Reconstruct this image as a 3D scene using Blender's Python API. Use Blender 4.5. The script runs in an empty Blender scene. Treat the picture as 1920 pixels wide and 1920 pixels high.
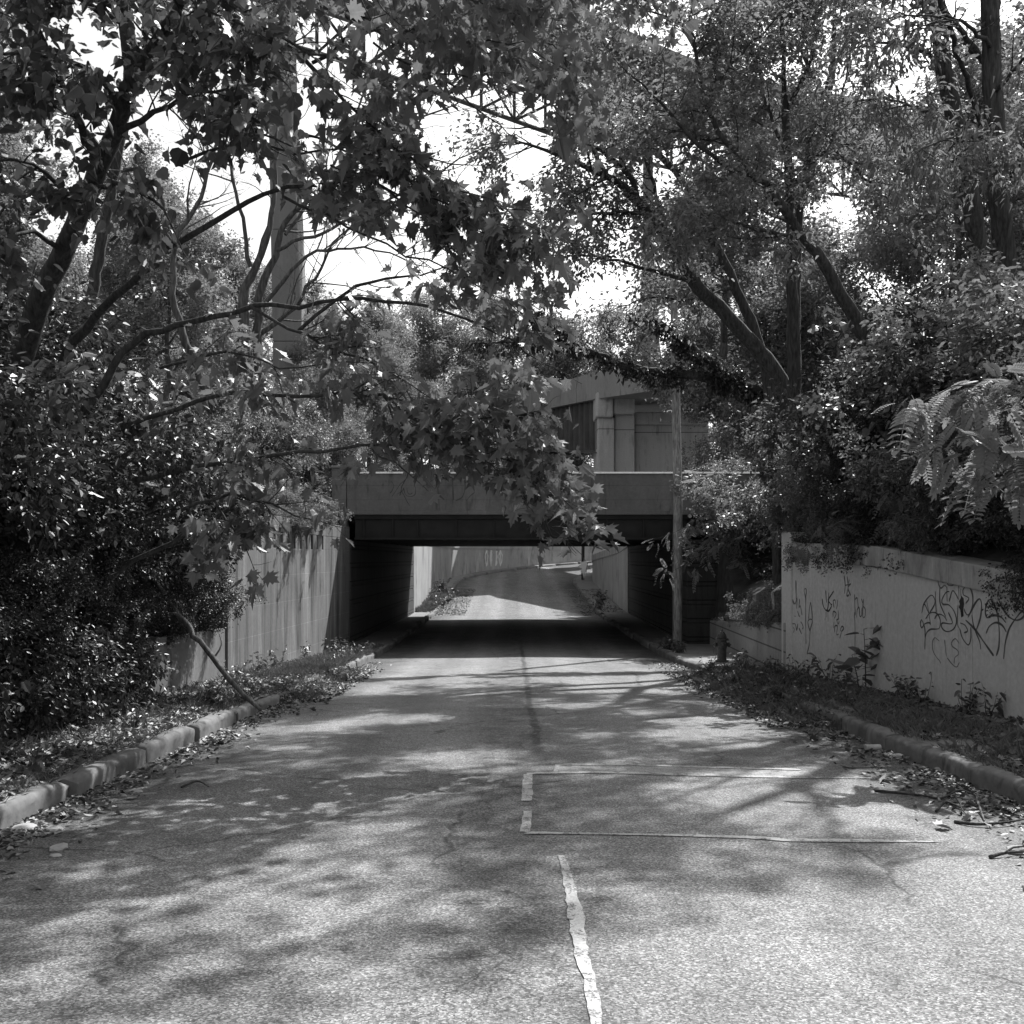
import bpy, bmesh, math, random
import numpy as np
from mathutils import Vector

# ---------------------------------------------------------------- basics
scene = bpy.context.scene
COL = scene.collection
F = 2000.0            # focal length in photo pixels (photo is 1920 wide)
HZ = 1048.0           # row of the eye level
EYE = 1.65

def P(x, y, d):
    """world point seen at photo pixel (x, y) when it stands d metres ahead"""
    return np.array(((x - 960.0) * d / F, d, EYE + (HZ - y) * d / F))

def tag(o, label=None, cat=None, group=None, kind=None):
    if label: o['label'] = label
    if cat: o['category'] = cat
    if group: o['group'] = group
    if kind: o['kind'] = kind
    return o

def empty(name, loc=(0, 0, 0), rz=0.0):
    o = bpy.data.objects.new(name, None)
    o.empty_display_size = 0.2
    o.location = loc; o.rotation_euler = (0, 0, rz)
    COL.objects.link(o)
    return o

def link_mesh(name, me, mats, parent=None):
    o = bpy.data.objects.new(name, me)
    COL.objects.link(o)
    for m in (mats if isinstance(mats, (list, tuple)) else [mats]):
        me.materials.append(m)
    if parent is not None: o.parent = parent
    return o

def dup(root, loc, rz=0.0, sc=1.0, label=None, group=None):
    r = root.copy(); COL.objects.link(r)
    r.location = loc; r.rotation_euler = (0, 0, rz)
    r.scale = sc if isinstance(sc, (tuple, list)) else (sc, sc, sc)
    if label: r['label'] = label
    if group: r['group'] = group
    for ch in list(root.children):
        c = ch.copy(); COL.objects.link(c); c.parent = r
        for g in list(ch.children):
            d = g.copy(); COL.objects.link(d); d.parent = c
    return r

def norm(v):
    v = np.asarray(v, float)
    n = np.linalg.norm(v, axis=-1, keepdims=True)
    return v / np.maximum(n, 1e-9)

def fast_mesh(name, verts, loops, counts, smooth=False, attr=None):
    me = bpy.data.meshes.new(name)
    verts = np.asarray(verts, np.float32); loops = np.asarray(loops, np.int32); counts = np.asarray(counts, np.int32)
    me.vertices.add(len(verts)); me.vertices.foreach_set('co', verts.ravel())
    me.loops.add(len(loops)); me.loops.foreach_set('vertex_index', loops)
    me.polygons.add(len(counts))
    starts = np.zeros(len(counts), np.int32); starts[1:] = np.cumsum(counts)[:-1]
    me.polygons.foreach_set('loop_start', starts)
    try: me.polygons.foreach_set('loop_total', counts)
    except Exception: pass
    me.polygons.foreach_set('use_smooth', np.full(len(counts), smooth))
    if attr is not None:
        a = me.attributes.new('var', 'FLOAT', 'FACE')
        a.data.foreach_set('value', np.asarray(attr, np.float32))
    me.update(calc_edges=True)
    me.validate()
    return me

class MB:
    """collects shapes into one mesh"""
    def __init__(s): s.v = []; s.f = []
    def add(s, vs, fs):
        n = len(s.v); s.v += [tuple(map(float, p)) for p in vs]
        s.f += [tuple(i + n for i in f) for f in fs]
    def box(s, a, b):
        x0, y0, z0 = a; x1, y1, z1 = b
        s.add([(x0,y0,z0),(x1,y0,z0),(x1,y1,z0),(x0,y1,z0),(x0,y0,z1),(x1,y0,z1),(x1,y1,z1),(x0,y1,z1)],
              [(3,2,1,0),(4,5,6,7),(0,1,5,4),(1,2,6,5),(2,3,7,6),(3,0,4,7)])
    def hexa(s, lo, hi):
        """lo, hi: four points each, same winding (ccw from above)"""
        s.add(list(lo) + list(hi), [(3,2,1,0),(4,5,6,7),(0,1,5,4),(1,2,6,5),(2,3,7,6),(3,0,4,7)])
    def slab(s, p, q, w, z0p, z1p, z0q, z1q, side=1):
        """wall from p to q (xy), thickness w to one side, own bottom/top z at both ends"""
        p = np.array(p, float); q = np.array(q, float); t = (q - p) / np.linalg.norm(q - p)
        n = np.array((-t[1], t[0])) * w * side
        a, b, c, d = p, q, q + n, p + n
        lo = [(a[0],a[1],z0p),(b[0],b[1],z0q),(c[0],c[1],z0q),(d[0],d[1],z0p)]
        hi = [(a[0],a[1],z1p),(b[0],b[1],z1q),(c[0],c[1],z1q),(d[0],d[1],z1p)]
        if side < 0: lo.reverse(); hi.reverse()
        s.hexa(lo, hi)
    def tube(s, pts, rad, n=8, cap=True):
        pts = np.asarray(pts, float); k = len(pts)
        rad = np.broadcast_to(np.asarray(rad, float), (k,))
        t = norm(np.gradient(pts, axis=0))
        u = np.cross(t, (0.0, 0.0, 1.0)); bad = np.linalg.norm(u, axis=1) < 0.15
        u[bad] = np.cross(t[bad], (1.0, 0.0, 0.0)); u = norm(u); w = np.cross(t, u)
        a = np.arange(n) * 2 * math.pi / n
        ring = pts[:, None] + rad[:, None, None] * (np.cos(a)[None, :, None] * u[:, None] + np.sin(a)[None, :, None] * w[:, None])
        fs = []
        for i in range(k - 1):
            for j in range(n):
                fs.append((i*n+j, i*n+(j+1) % n, (i+1)*n+(j+1) % n, (i+1)*n+j))
        if cap:
            fs.append(tuple(range(n))[::-1]); fs.append(tuple((k-1)*n + j for j in range(n)))
        s.add(ring.reshape(-1, 3), fs)
    def lathe(s, prof, c=(0, 0, 0), n=20, axis='z'):
        vs = []; fs = []
        for r, z in prof:
            for j in range(n):
                a = 2 * math.pi * j / n
                p = (r * math.cos(a), r * math.sin(a), z)
                if axis == 'x': p = (p[2], p[0], p[1])
                if axis == 'y': p = (p[0], -p[2], p[1])
                vs.append((c[0] + p[0], c[1] + p[1], c[2] + p[2]))
        for i in range(len(prof) - 1):
            for j in range(n):
                fs.append((i*n+j, i*n+(j+1) % n, (i+1)*n+(j+1) % n, (i+1)*n+j))
        fs.append(tuple(range(n))[::-1]); fs.append(tuple((len(prof)-1)*n + j for j in range(n)))
        s.add(vs, fs)
    def build(s, name, mats, parent=None, smooth=False, bevel=0.0):
        me = bpy.data.meshes.new(name); me.from_pydata(s.v, [], s.f); me.update()
        if smooth:
            me.polygons.foreach_set('use_smooth', [True] * len(me.polygons))
        o = link_mesh(name, me, mats, parent)
        if bevel:
            b = o.modifiers.new('Bevel', 'BEVEL'); b.width = bevel; b.segments = 2; b.limit_method = 'ANGLE'
        return o

def catmull(pts, step):
    pts = np.asarray(pts, float)
    if len(pts) < 3: 
        n = max(2, int(np.linalg.norm(pts[-1][:3] - pts[0][:3]) / step) + 1)
        return pts[0] + (pts[-1] - pts[0]) * np.linspace(0, 1, n)[:, None]
    p = np.vstack([2*pts[0] - pts[1], pts, 2*pts[-1] - pts[-2]])
    out = []
    for i in range(1, len(p) - 2):
        L = np.linalg.norm(p[i+1][:3] - p[i][:3]); n = max(1, int(round(L / step)))
        t = (np.arange(n) / n)[:, None]
        out.append(0.5 * (2*p[i] + (p[i+1]-p[i-1])*t + (2*p[i-1]-5*p[i]+4*p[i+1]-p[i+2])*t*t + (3*p[i]-3*p[i+1]+p[i+2]-p[i-1])*t**3))
    out.append(pts[-1][None])
    return np.vstack(out)

# ---------------------------------------------------------------- materials (grey: the photograph is black and white)
def new_mat(name):
    m = bpy.data.materials.new(name); m.use_nodes = True
    nt = m.node_tree; nt.nodes.clear()
    return m, nt, nt.nodes, nt.links

class NT:
    def __init__(s, name):
        s.m, s.nt, s.n, s.l = new_mat(name)
        s.out = s.n.new('ShaderNodeOutputMaterial')
        tc = s.n.new('ShaderNodeTexCoord'); s.obj = tc.outputs['Object']
    def map(s, scale, vec=None):
        mp = s.n.new('ShaderNodeMapping'); mp.inputs['Scale'].default_value = scale
        s.l.new(vec or s.obj, mp.inputs['Vector']); return mp.outputs[0]
    def noise(s, scale, detail=4, rough=0.55, vec=None, stretch=None, dist=0.0):
        t = s.n.new('ShaderNodeTexNoise'); t.inputs['Scale'].default_value = scale
        t.inputs['Detail'].default_value = detail; t.inputs['Distortion'].default_value = dist; t.inputs['Roughness'].default_value = rough
        v = s.map(stretch, vec) if stretch else (vec or s.obj)
        s.l.new(v, t.inputs['Vector']); return t.outputs['Fac']
    def voro(s, scale, feature='F1', out='Color', vec=None, stretch=None):
        t = s.n.new('ShaderNodeTexVoronoi'); t.feature = feature; t.inputs['Scale'].default_value = scale
        v = s.map(stretch, vec) if stretch else (vec or s.obj)
        s.l.new(v, t.inputs['Vector']); return t.outputs[out]
    def ramp(s, fac, stops):
        r = s.n.new('ShaderNodeValToRGB'); e = r.color_ramp.elements
        while len(e) > 1: e.remove(e[-1])
        for i, (p, c) in enumerate(stops):
            k = e[0] if i == 0 else e.new(p)
            k.position = p; k.color = (c, c, c, 1)
        s.l.new(fac, r.inputs[0]); return r.outputs[0]
    def math(s, op, a, b=None, clamp=False):
        m = s.n.new('ShaderNodeMath'); m.operation = op; m.use_clamp = clamp
        for i, x in enumerate((a, b)):
            if x is None: continue
            if isinstance(x, (int, float)): m.inputs[i].default_value = x
            else: s.l.new(x, m.inputs[i])
        return m.outputs[0]
    def mix(s, f, a, b):
        """scalar mix a + (b-a) f"""
        m = s.n.new('ShaderNodeMix'); m.data_type = 'FLOAT'
        for i, x in ((0, f), (2, a), (3, b)):
            if isinstance(x, (int, float)): m.inputs[i].default_value = x
            else: s.l.new(x, m.inputs[i])
        return m.outputs[0]
    def sep(s):
        x = s.n.new('ShaderNodeSeparateXYZ'); s.l.new(s.obj, x.inputs[0]); return x.outputs
    def bump(s, h, strength=0.4, dist=0.02):
        b = s.n.new('ShaderNodeBump'); b.inputs['Strength'].default_value = strength; b.inputs['Distance'].default_value = dist
        s.l.new(h, b.inputs['Height']); return b.outputs[0]
    def surf(s, col, rough=0.85, normal=None, spec=0.3):
        b = s.n.new('ShaderNodeBsdfPrincipled')
        b.inputs['Specular IOR Level'].default_value = spec
        if isinstance(col, (int, float)): b.inputs['Base Color'].default_value = (col, col, col, 1)
        else: s.l.new(col, b.inputs['Base Color'])
        if isinstance(rough, (int, float)): b.inputs['Roughness'].default_value = rough
        else: s.l.new(rough, b.inputs['Roughness'])
        if normal is not None: s.l.new(normal, b.inputs['Normal'])
        s.l.new(b.outputs[0], s.out.inputs[0]); return s.m

def mat_plain(name, c, rough=0.8, var=0.25, scale=6.0, bump=0.2):
    t = NT(name)
    n = t.noise(scale, 5); c1 = t.ramp(n, [(0.25, c*(1-var)), (0.75, c*(1+var))])
    return t.surf(c1, rough, t.bump(t.noise(scale*6, 4), bump, 0.01))

def mat_concrete(name, c, streak=0.35, stain=0.3, stretch=(3.0, 3.0, 0.25), dark=0.3, joints=None, jd=0.35, mk=0.15):
    t = NT(name)
    n1 = t.noise(0.7, 5, 0.6); n2 = t.noise(1.0, 6, 0.65, stretch=stretch, dist=0.8); n3 = t.noise(14, 4, 0.6)
    n4 = t.noise(1.7, 4, 0.55, stretch=(stretch[0]*1.7, stretch[1]*1.7, stretch[2]*1.3), dist=0.6)
    msk = t.ramp(t.noise(0.55, 4, 0.6), [(0.40, mk), (0.58, 1.0)]); msk2 = t.ramp(t.noise(0.9, 4, 0.6), [(0.45, 0.0), (0.60, 1.0)])
    base = t.mix(n1, c*(1-stain), c*(1+stain))
    s1 = t.ramp(n2, [(0.36, 1-streak), (0.47, 1.0), (0.53, 1.0), (0.64, 1+streak*0.9)])
    s2 = t.ramp(n4, [(0.33, dark), (0.45, 1.0)])
    col = t.math('MULTIPLY', base, t.mix(msk, 1.0, s1)); col = t.math('MULTIPLY', col, t.mix(msk2, 1.0, s2))
    col = t.math('MULTIPLY', col, t.mix(n3, 0.75, 1.25))
    h = t.math('ADD', n3, t.math('MULTIPLY', n1, 0.6))
    if joints:
        # board / block joints: joints = (height, first z, width)
        z = t.sep()[2]
        fr = t.math('FRACT', t.math('DIVIDE', t.math('SUBTRACT', z, joints[1]), joints[0]))
        d = t.math('LESS_THAN', fr, joints[2] / joints[0])
        col = t.math('MULTIPLY', col, t.mix(d, 1.0, jd))
        h = t.math('SUBTRACT', h, t.math('MULTIPLY', d, 1.5))
    pits = t.ramp(t.voro(38, out='Distance'), [(0.05, 0.72), (0.16, 1.0)])
    col = t.math('MULTIPLY', col, t.mix(t.ramp(t.noise(2.2, 3), [(0.5, 0.0), (0.6, 1.0)]), 1.0, pits))
    return t.surf(col, 0.9, t.bump(h, 0.35, 0.012))

def mat_asphalt():
    t = NT('old_asphalt')
    x, y, z = t.sep()
    cell = t.voro(105.0, stretch=(1, 1, 0.3))
    bw = t.n.new('ShaderNodeSeparateColor'); t.l.new(cell, bw.inputs[0])
    agg = t.ramp(bw.outputs[0], [(0.0, 0.06), (0.45, 0.155), (0.8, 0.26), (1.0, 0.42)])
    fine = t.noise(160, 2, 0.5); agg = t.math('MULTIPLY', agg, t.mix(fine, 0.7, 1.3))
    n1 = t.noise(0.55, 5, 0.6); n2 = t.noise(1.0, 4, 0.6, stretch=(2.2, 0.12, 1)); n3 = t.noise(3.0, 5, 0.65)
    col = t.math('MULTIPLY', agg, t.mix(n1, 0.72, 1.28))
    col = t.math('MULTIPLY', col, t.mix(n2, 0.75, 1.25))
    col = t.math('MULTIPLY', col, t.ramp(n3, [(0.3, 0.8), (0.6, 1.08)]))
    # dirt and moss at the gutters
    edge = t.math('ABSOLUTE', t.math('SUBTRACT', x, 0.22))
    ed = t.math('ADD', edge, t.math('MULTIPLY', t.math('SUBTRACT', t.noise(0.9, 5, 0.7), 0.5), 3.0))
    col = t.math('MULTIPLY', col, t.ramp(t.math('MULTIPLY', ed, 0.2), [(0.50, 1.0), (0.74, 0.42)]))
    # cracks: a network that crowds near the middle of the road
    wob = t.n.new('ShaderNodeTexNoise'); wob.inputs['Scale'].default_value = 2.5; wob.inputs['Detail'].default_value = 4
    t.l.new(t.obj, wob.inputs['Vector'])
    vm = t.n.new('ShaderNodeVectorMath'); vm.operation = 'SCALE'; vm.inputs[3].default_value = 0.5
    t.l.new(wob.outputs['Color'], vm.inputs[0])
    va = t.n.new('ShaderNodeVectorMath'); va.operation = 'ADD'; t.l.new(t.obj, va.inputs[0]); t.l.new(vm.outputs[0], va.inputs[1])
    mid = t.math('ABSOLUTE', t.math('SUBTRACT', x, -0.02))
    near = t.ramp(t.math('ADD', mid, t.math('MULTIPLY', t.math('SUBTRACT', t.noise(1.3, 4, 0.6), 0.5), 1.2)), [(0.25, 1.0), (0.60, 0.0)])
    c1 = t.voro(5.0, 'DISTANCE_TO_EDGE', 'Distance', va.outputs[0], (1, 1, 0))
    k1 = t.ramp(c1, [(0.010, 0.55), (0.040, 0.0)])
    patchy = t.ramp(t.noise(0.8, 4, 0.6), [(0.40, 0.0), (0.52, 1.0)])
    rubb = t.ramp(t.noise(2.6, 6, 0.75, dist=0.7), [(0.44, 0.0), (0.56, 1.0)])
    worn = t.math('MULTIPLY', near, rubb); col = t.math('MULTIPLY', col, t.mix(worn, 1.0, 0.66))
    crack = t.math('MULTIPLY', t.math('MULTIPLY', k1, near), patchy)
    c2 = t.voro(0.34, 'DISTANCE_TO_EDGE', 'Distance', va.outputs[0], (1, 1, 0))
    k2 = t.math('MULTIPLY', t.ramp(c2, [(0.0025, 0.8), (0.007, 0.0)]), t.ramp(t.noise(0.5, 3), [(0.48, 0.0), (0.56, 1.0)]))
    crack = t.math('MAXIMUM', crack, k2)
    # the dark centre joint beyond nine metres
    jx = t.math('SUBTRACT', x, t.math('ADD', 0.285, t.math('MULTIPLY', t.math('SUBTRACT', t.noise(0.7, 6, 0.7), 0.5), 0.30)))
    jw = t.math('MULTIPLY', t.ramp(t.math('ABSOLUTE', jx), [(0.03, 1.0), (0.075, 0.0)]), t.ramp(t.math('MULTIPLY', y, 0.02), [(0.19, 0.0), (0.25, 0.9), (0.60, 0.9), (0.72, 0.15)]))
    crack = t.math('MAXIMUM', crack, t.math('MULTIPLY', jw, t.ramp(t.noise(9, 4, 0.7), [(0.38, 0.2), (0.5, 1.0)])))
    col = t.math('MULTIPLY', col, t.mix(crack, 1.0, 0.22))
    # polished wheel tracks and oil drip lines
    lane = t.math('ABSOLUTE', t.math('SUBTRACT', t.math('ABSOLUTE', t.math('SUBTRACT', x, 0.25)), 1.9))
    trk = t.ramp(t.math('ABSOLUTE', t.math('SUBTRACT', lane, 0.78)), [(0.10, 1.10), (0.42, 0.94)])
    oil = t.ramp(t.math('ADD', lane, t.math('MULTIPLY', t.noise(1.4, 4, 0.7), 0.5)), [(0.22, 0.84), (0.48, 1.0)])
    blot = t.ramp(t.noise(1.1, 5, 0.7), [(0.28, 0.68), (0.40, 1.0)])
    col = t.math('MULTIPLY', col, t.math('MULTIPLY', trk, t.math('MULTIPLY', oil, blot)))
    col = t.math('MULTIPLY', col, 0.98)
    h = t.math('SUBTRACT', t.math('MULTIPLY', bw.outputs[0], 0.6), crack)
    return t.surf(col, 0.8, t.bump(h, 0.5, 0.008), 0.35)

def mat_bark(name, c=0.07):
    t = NT(name)
    n = t.noise(1.0, 5, 0.65, stretch=(22, 22, 3.5)); n2 = t.noise(2.0, 3)
    col = t.math('MULTIPLY', t.ramp(n, [(0.32, c*0.45), (0.5, c), (0.68, c*1.7)]), t.mix(n2, 0.7, 1.4))
    return t.surf(col, 0.9, t.bump(n, 0.8, 0.03), 0.2)

def mat_leaf(name, c, trans=0.45, gloss=0.12, rough=0.5, var=0.4):
    m, nt, n, l = new_mat(name)
    out = n.new('ShaderNodeOutputMaterial')
    at = n.new('ShaderNodeAttribute'); at.attribute_name = 'var'
    r = n.new('ShaderNodeValToRGB'); e = r.color_ramp.elements
    a, b = c*(1-var), c*(1+var)
    e[0].color = (a, a, a, 1); e[1].color = (b, b, b, 1)
    l.new(at.outputs['Fac'], r.inputs[0])
    d = n.new('ShaderNodeBsdfDiffuse'); l.new(r.outputs[0], d.inputs[0])
    t = n.new('ShaderNodeBsdfTranslucent'); l.new(r.outputs[0], t.inputs[0])
    mx = n.new('ShaderNodeMixShader'); mx.inputs[0].default_value = trans
    l.new(d.outputs[0], mx.inputs[1]); l.new(t.outputs[0], mx.inputs[2])
    g = n.new('ShaderNodeBsdfGlossy'); g.inputs['Roughness'].default_value = rough
    g.inputs[0].default_value = (1, 1, 1, 1)
    m2 = n.new('ShaderNodeMixShader'); m2.inputs[0].default_value = gloss
    fr = n.new('ShaderNodeFresnel'); fr.inputs[0].default_value = 1.42
    mm = n.new('ShaderNodeMath'); mm.operation = 'MULTIPLY_ADD'; mm.inputs[1].default_value = 0.12; mm.inputs[2].default_value = gloss * 0.08
    l.new(fr.outputs[0], mm.inputs[0]); l.new(mm.outputs[0], m2.inputs[0])
    l.new(mx.outputs[0], m2.inputs[1]); l.new(g.outputs[0], m2.inputs[2])
    l.new(m2.outputs[0], out.inputs[0])
    return m

M = {}
M['asphalt'] = mat_asphalt()
def mat_seal(name='worn_sealant', lo=0.34, hi=0.52, thr=0.86):
    t = NT(name); cell = t.voro(105.0, stretch=(1, 1, 0.3)); bw = t.n.new('ShaderNodeSeparateColor'); t.l.new(cell, bw.inputs[0])
    worn = t.ramp(t.noise(7.0, 6, 0.75), [(0.40, 0.0), (0.62, 1.0)]); agg = t.ramp(bw.outputs[0], [(0.0, 0.08), (0.5, 0.18), (1.0, 0.36)])
    fill = t.mix(bw.outputs[0], lo, hi); hole = t.math('GREATER_THAN', t.math('ADD', worn, t.math('MULTIPLY', bw.outputs[1], 0.55)), thr)
    return t.surf(t.mix(hole, fill, agg), 0.85, t.bump(bw.outputs[0], 0.4, 0.006))
M['seal'] = mat_seal(); M['patch'] = mat_seal('pale_patch', 0.20, 0.40, 1.0)
M['walk'] = mat_concrete('sidewalk_concrete', 0.22, 0.1, 0.35, (1.5, 1.5, 1.5), 0.45)
M['kerb'] = mat_concrete('kerb_stone', 0.17, 0.35, 0.4, (2.5, 2.5, 2.5), 0.45, None, 0.35, 0.8)
M['wall_pale'] = mat_concrete('pale_retaining_concrete', 0.58, 0.05, 0.10, (4, 4, 0.3), 0.85)
M['wall_cap'] = mat_concrete('stained_cap_concrete', 0.38, 0.4, 0.35, (2.6, 2.6, 0.6), 0.3, None, 0.35, 0.6)
M['grimy_shaded'] = mat_concrete('grimy_shaded_low_wall', 0.17, 0.35, 0.4, (1.6, 1.6, 0.35), 0.4)  # grime stains, with the wall's shade put into the darkened base
M['wall_low'] = mat_concrete('weathered_low_wall', 0.34, 0.2, 0.25, (2.2, 2.2, 0.4), 0.6, (0.44, -2.05, 0.035))
M['wing'] = mat_concrete('streaked_wing_concrete', 0.16, 0.75, 0.45, (1.7, 1.7, 0.16), 0.4, (0.62, -1.2, 0.014), 1.35, 0.75)
M['parapet'] = mat_concrete('sooty_parapet_concrete', 0.19, 0.2, 0.35, (2, 2, 0.5), 0.6, (0.44, 3.0, 0.012), 0.7)
M['abut'] = mat_concrete('abutment_blocks', 0.06, 0.35, 0.3, (3, 3, 0.3), 0.5, (0.56, -1.3, 0.04))  # base colour lowered to put in some of the underpass shade
M['far_wall'] = mat_concrete('far_curved_concrete', 0.36, 0.35, 0.3, (0.8, 0.8, 0.2), 0.5)
M['pier'] = mat_concrete('viaduct_concrete', 0.50, 0.18, 0.12, (1.5, 1.5, 0.2), 0.6, (4.2, 2.0, 0.06))
M['shade_black'] = mat_plain('shade_black_concrete', 0.03, 0.9, 0.3, 2.0, 0.3)  # underpass ceiling shade is put into this near-black colour
M['deck'] = mat_concrete('viaduct_deck_concrete', 0.30, 0.2, 0.2, (0.8, 0.8, 0.3), 0.6)
M['tall_pier'] = mat_concrete('tall_pier_concrete', 0.19, 0.25, 0.12, (0.9, 0.9, 0.06), 0.75)
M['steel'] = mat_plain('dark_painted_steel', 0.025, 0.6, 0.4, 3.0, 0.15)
M['steel2'] = mat_plain('grey_painted_steel', 0.10, 0.6, 0.3, 0.8, 0.1)
M['iron'] = mat_plain('dark_cast_iron', 0.07, 0.5, 0.35, 14.0, 0.2)
M['pole'] = mat_bark('weathered_pole_wood', 0.30)
M['bark'] = mat_bark('dark_bark', 0.055)
M['bark2'] = mat_bark('grey_bark', 0.10)
M['dead'] = mat_bark('dead_wood', 0.16)
M['soil'] = mat_plain('leafy_soil', 0.055, 0.95, 0.6, 3.0, 0.6)
M['rock'] = mat_plain('pale_rubble', 0.34, 0.9, 0.3, 9.0, 0.4)
M['spray'] = mat_plain('black_spray_paint', 0.09, 0.7, 0.2, 5.0, 0.05)
M['spray_grey'] = mat_plain('faded_spray_paint', 0.17, 0.8, 0.3, 5.0, 0.05)
M['spray_white'] = mat_plain('white_spray_paint', 0.75, 0.7, 0.15, 4.0, 0.05)
M['can'] = mat_plain('dull_tin', 0.42, 0.4, 0.3, 20.0, 0.1)
M['maple'] = mat_leaf('maple_leaf', 0.17, 0.45)
M['broad'] = mat_leaf('broad_leaf', 0.10, 0.38)
M['small'] = mat_leaf('small_leaf', 0.19, 0.45, 0.12, 0.55)
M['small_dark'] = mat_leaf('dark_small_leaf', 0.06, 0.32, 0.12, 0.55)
M['fine'] = mat_leaf('fine_canopy_leaf', 0.21, 0.55, 0.08)
M['far'] = mat_leaf('haze_pale_leaf', 0.22, 0.52, 0.08, 0.5)  # colour raised in place of haze over the distant crowns
M['pinnate'] = mat_leaf('pinnate_leaf', 0.30, 0.42, 0.12, 0.4)
M['weed'] = mat_leaf('weed_leaf', 0.13, 0.4, 0.12)
M['litter'] = mat_leaf('dry_leaf', 0.095, 0.15, 0.05, 0.6, 0.85)
M['grass'] = mat_leaf('grass_blade', 0.20, 0.4, 0.08, 0.5)
SUN = (50.0, 32.0); SUN_E = 4.0; SKY_E = 0.15; EXPO = 0.95
# ---------------------------------------------------------------- the lie of the land
_T = np.arange(-60, 400, 0.25)
_S = np.interp(_T, [-60, 26, 34, 48, 56, 120, 121, 400], [-0.035, -0.035, 0, 0, 0.05, 0.05, 0.0, 0.0])
_Z = np.cumsum(_S) * 0.25; _Z -= np.interp(0, _T, _Z)
def zr(t): return np.interp(t, _T, _Z)
CX, CY = 35.25, 72.0
def path(t, s):
    """t metres along the road, s to the side (s = x while the road is straight)"""
    t = np.asarray(t, float); s = np.asarray(s, float)
    th = np.clip((t - CY) / 35.0, 0, math.pi / 2); over = np.maximum(t - CY - 35.0 * math.pi / 2, 0)
    r = CX - s
    x = np.where(t > CY, CX - r * np.cos(th) + over, s); y = np.where(t > CY, CY + r * np.sin(th), t)
    return x, y
def to_path(x, y):
    x = np.asarray(x, float); y = np.asarray(y, float)
    dx = CX - x; dy = np.maximum(y - CY, 1e-6)
    th = np.arctan2(dy, np.where(dx > 1e-6, dx, 1e-6)); r = np.hypot(dx, dy)
    t = np.where(y < CY, y, np.where(x < CX, CY + th * 35.0, CY + 35.0 * math.pi / 2 + (x - CX)))
    s = np.where(y < CY, x, np.where(x < CX, CX - r, CX - (y - CY)))
    return t, s
def nz(x, y, k=1.0):
    x = np.asarray(x) * k; y = np.asarray(y) * k
    return (np.sin(x*1.3+y*0.7+1) + np.sin(x*0.6-y*1.1+2) + np.sin(x*2.1+y*1.7+.5)*0.5 + np.sin(-x*1.7+y*2.6)*0.4) / 2.9

def road_z(t, s): return zr(t) + 0.0 - 0.012 * np.abs(s - 0.22) + 0.010 * nz(s, t, 0.9)
def walk_z(t, s): return zr(t) + 0.108 + 0.013 * nz(s, t, 1.3)

def left_wall_s(t):   # inner face of whatever bounds the left sidewalk
    return np.interp(t, [-40, 20.5, 32.4, 50.8, 60], [-5.5, -5.5, -4.9, -4.65, -4.65])
def right_wall_s(t):
    return np.interp(t, [-40, 0, 13.1, 21.9, 21.95, 32.4, 50.8, 60], [7.1, 7.05, 6.29, 5.67, 5.62, 6.0, 5.5, 5.5])

def terrain_z(x, y):
    t, s = to_path(x, y); base = zr(t)
    lw = left_wall_s(t); rw = right_wall_s(t)
    dl = lw - 0.28 - s; dr = s - rw - 0.28
    topl = np.interp(t, [-10, 5, 19, 21, 30, 33, 52, 70, 110], [0.9, 0.6, 0.55, 2.1, 2.3, 3.2, 3.2, 3.2, 3.4])
    topr = np.interp(t, [-10, 5, 13, 21.5, 22.5, 30, 33, 52, 60, 80, 110], [1.2, 1.2, 1.45, 1.85, 0.9, 0.6, 2.6, 2.6, 1.9, 1.8, 3.0])
    hl = topl + 0.42 * np.clip(dl, 0, 9) + 0.06 * np.clip(dl - 9, 0, 60) + 0.35 * nz(x, y, 0.5) * np.clip(dl, 0, 1)
    hr = topr + 0.42 * np.clip(dr, 0, 8) + 0.06 * np.clip(dr - 8, 0, 60) + 0.35 * nz(x, y, 0.5) * np.clip(dr, 0, 1)
    z = np.where(dl > 0, hl, np.where(dr > 0, hr, base - 0.25))
    return z

def grid_obj(name, xs, ys, zf, mat):
    X, Y = np.meshgrid(xs, ys); Z = zf(X, Y)
    v = np.stack([X, Y, Z], -1).reshape(-1, 3); nx, ny = len(xs), len(ys)
    i = (np.arange(ny-1)[:, None] * nx + np.arange(nx-1)[None]).ravel()
    loops = np.stack([i, i+1, i+1+nx, i+nx], -1).ravel()
    me = fast_mesh(name, v, loops, np.full(len(i), 4), True)
    return link_mesh(name, me, mat)

def strip_obj(name, ts, ss, zf, mat, skirt=0.0):
    T, S = np.meshgrid(ts, ss, indexing='ij'); X, Y = path(T, S); Z = zf(T, S)
    v = np.stack([X, Y, Z], -1).reshape(-1, 3); n = len(ss); m = len(ts)
    i = (np.arange(m-1)[:, None] * n + np.arange(n-1)[None]).ravel()
    loops = np.stack([i, i+1, i+1+n, i+n], -1).ravel()
    return link_mesh(name, fast_mesh(name, v, loops, np.full(len(i), 4), True), mat)

xs = np.unique(np.concatenate([np.arange(-260, -40, 15), np.arange(-40, -9, 1.5), np.arange(-9, 10, 0.18), np.arange(10, 45, 0.5), np.arange(45, 260, 12)]))
ys = np.unique(np.concatenate([np.arange(-30, 0, 2), np.arange(0, 72, 0.7), np.arange(72, 116, 0.45), np.arange(116, 140, 2), np.arange(140, 420, 14)]))
g = grid_obj('ground', xs, ys, terrain_z, M['soil']); tag(g, kind='structure')

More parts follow.
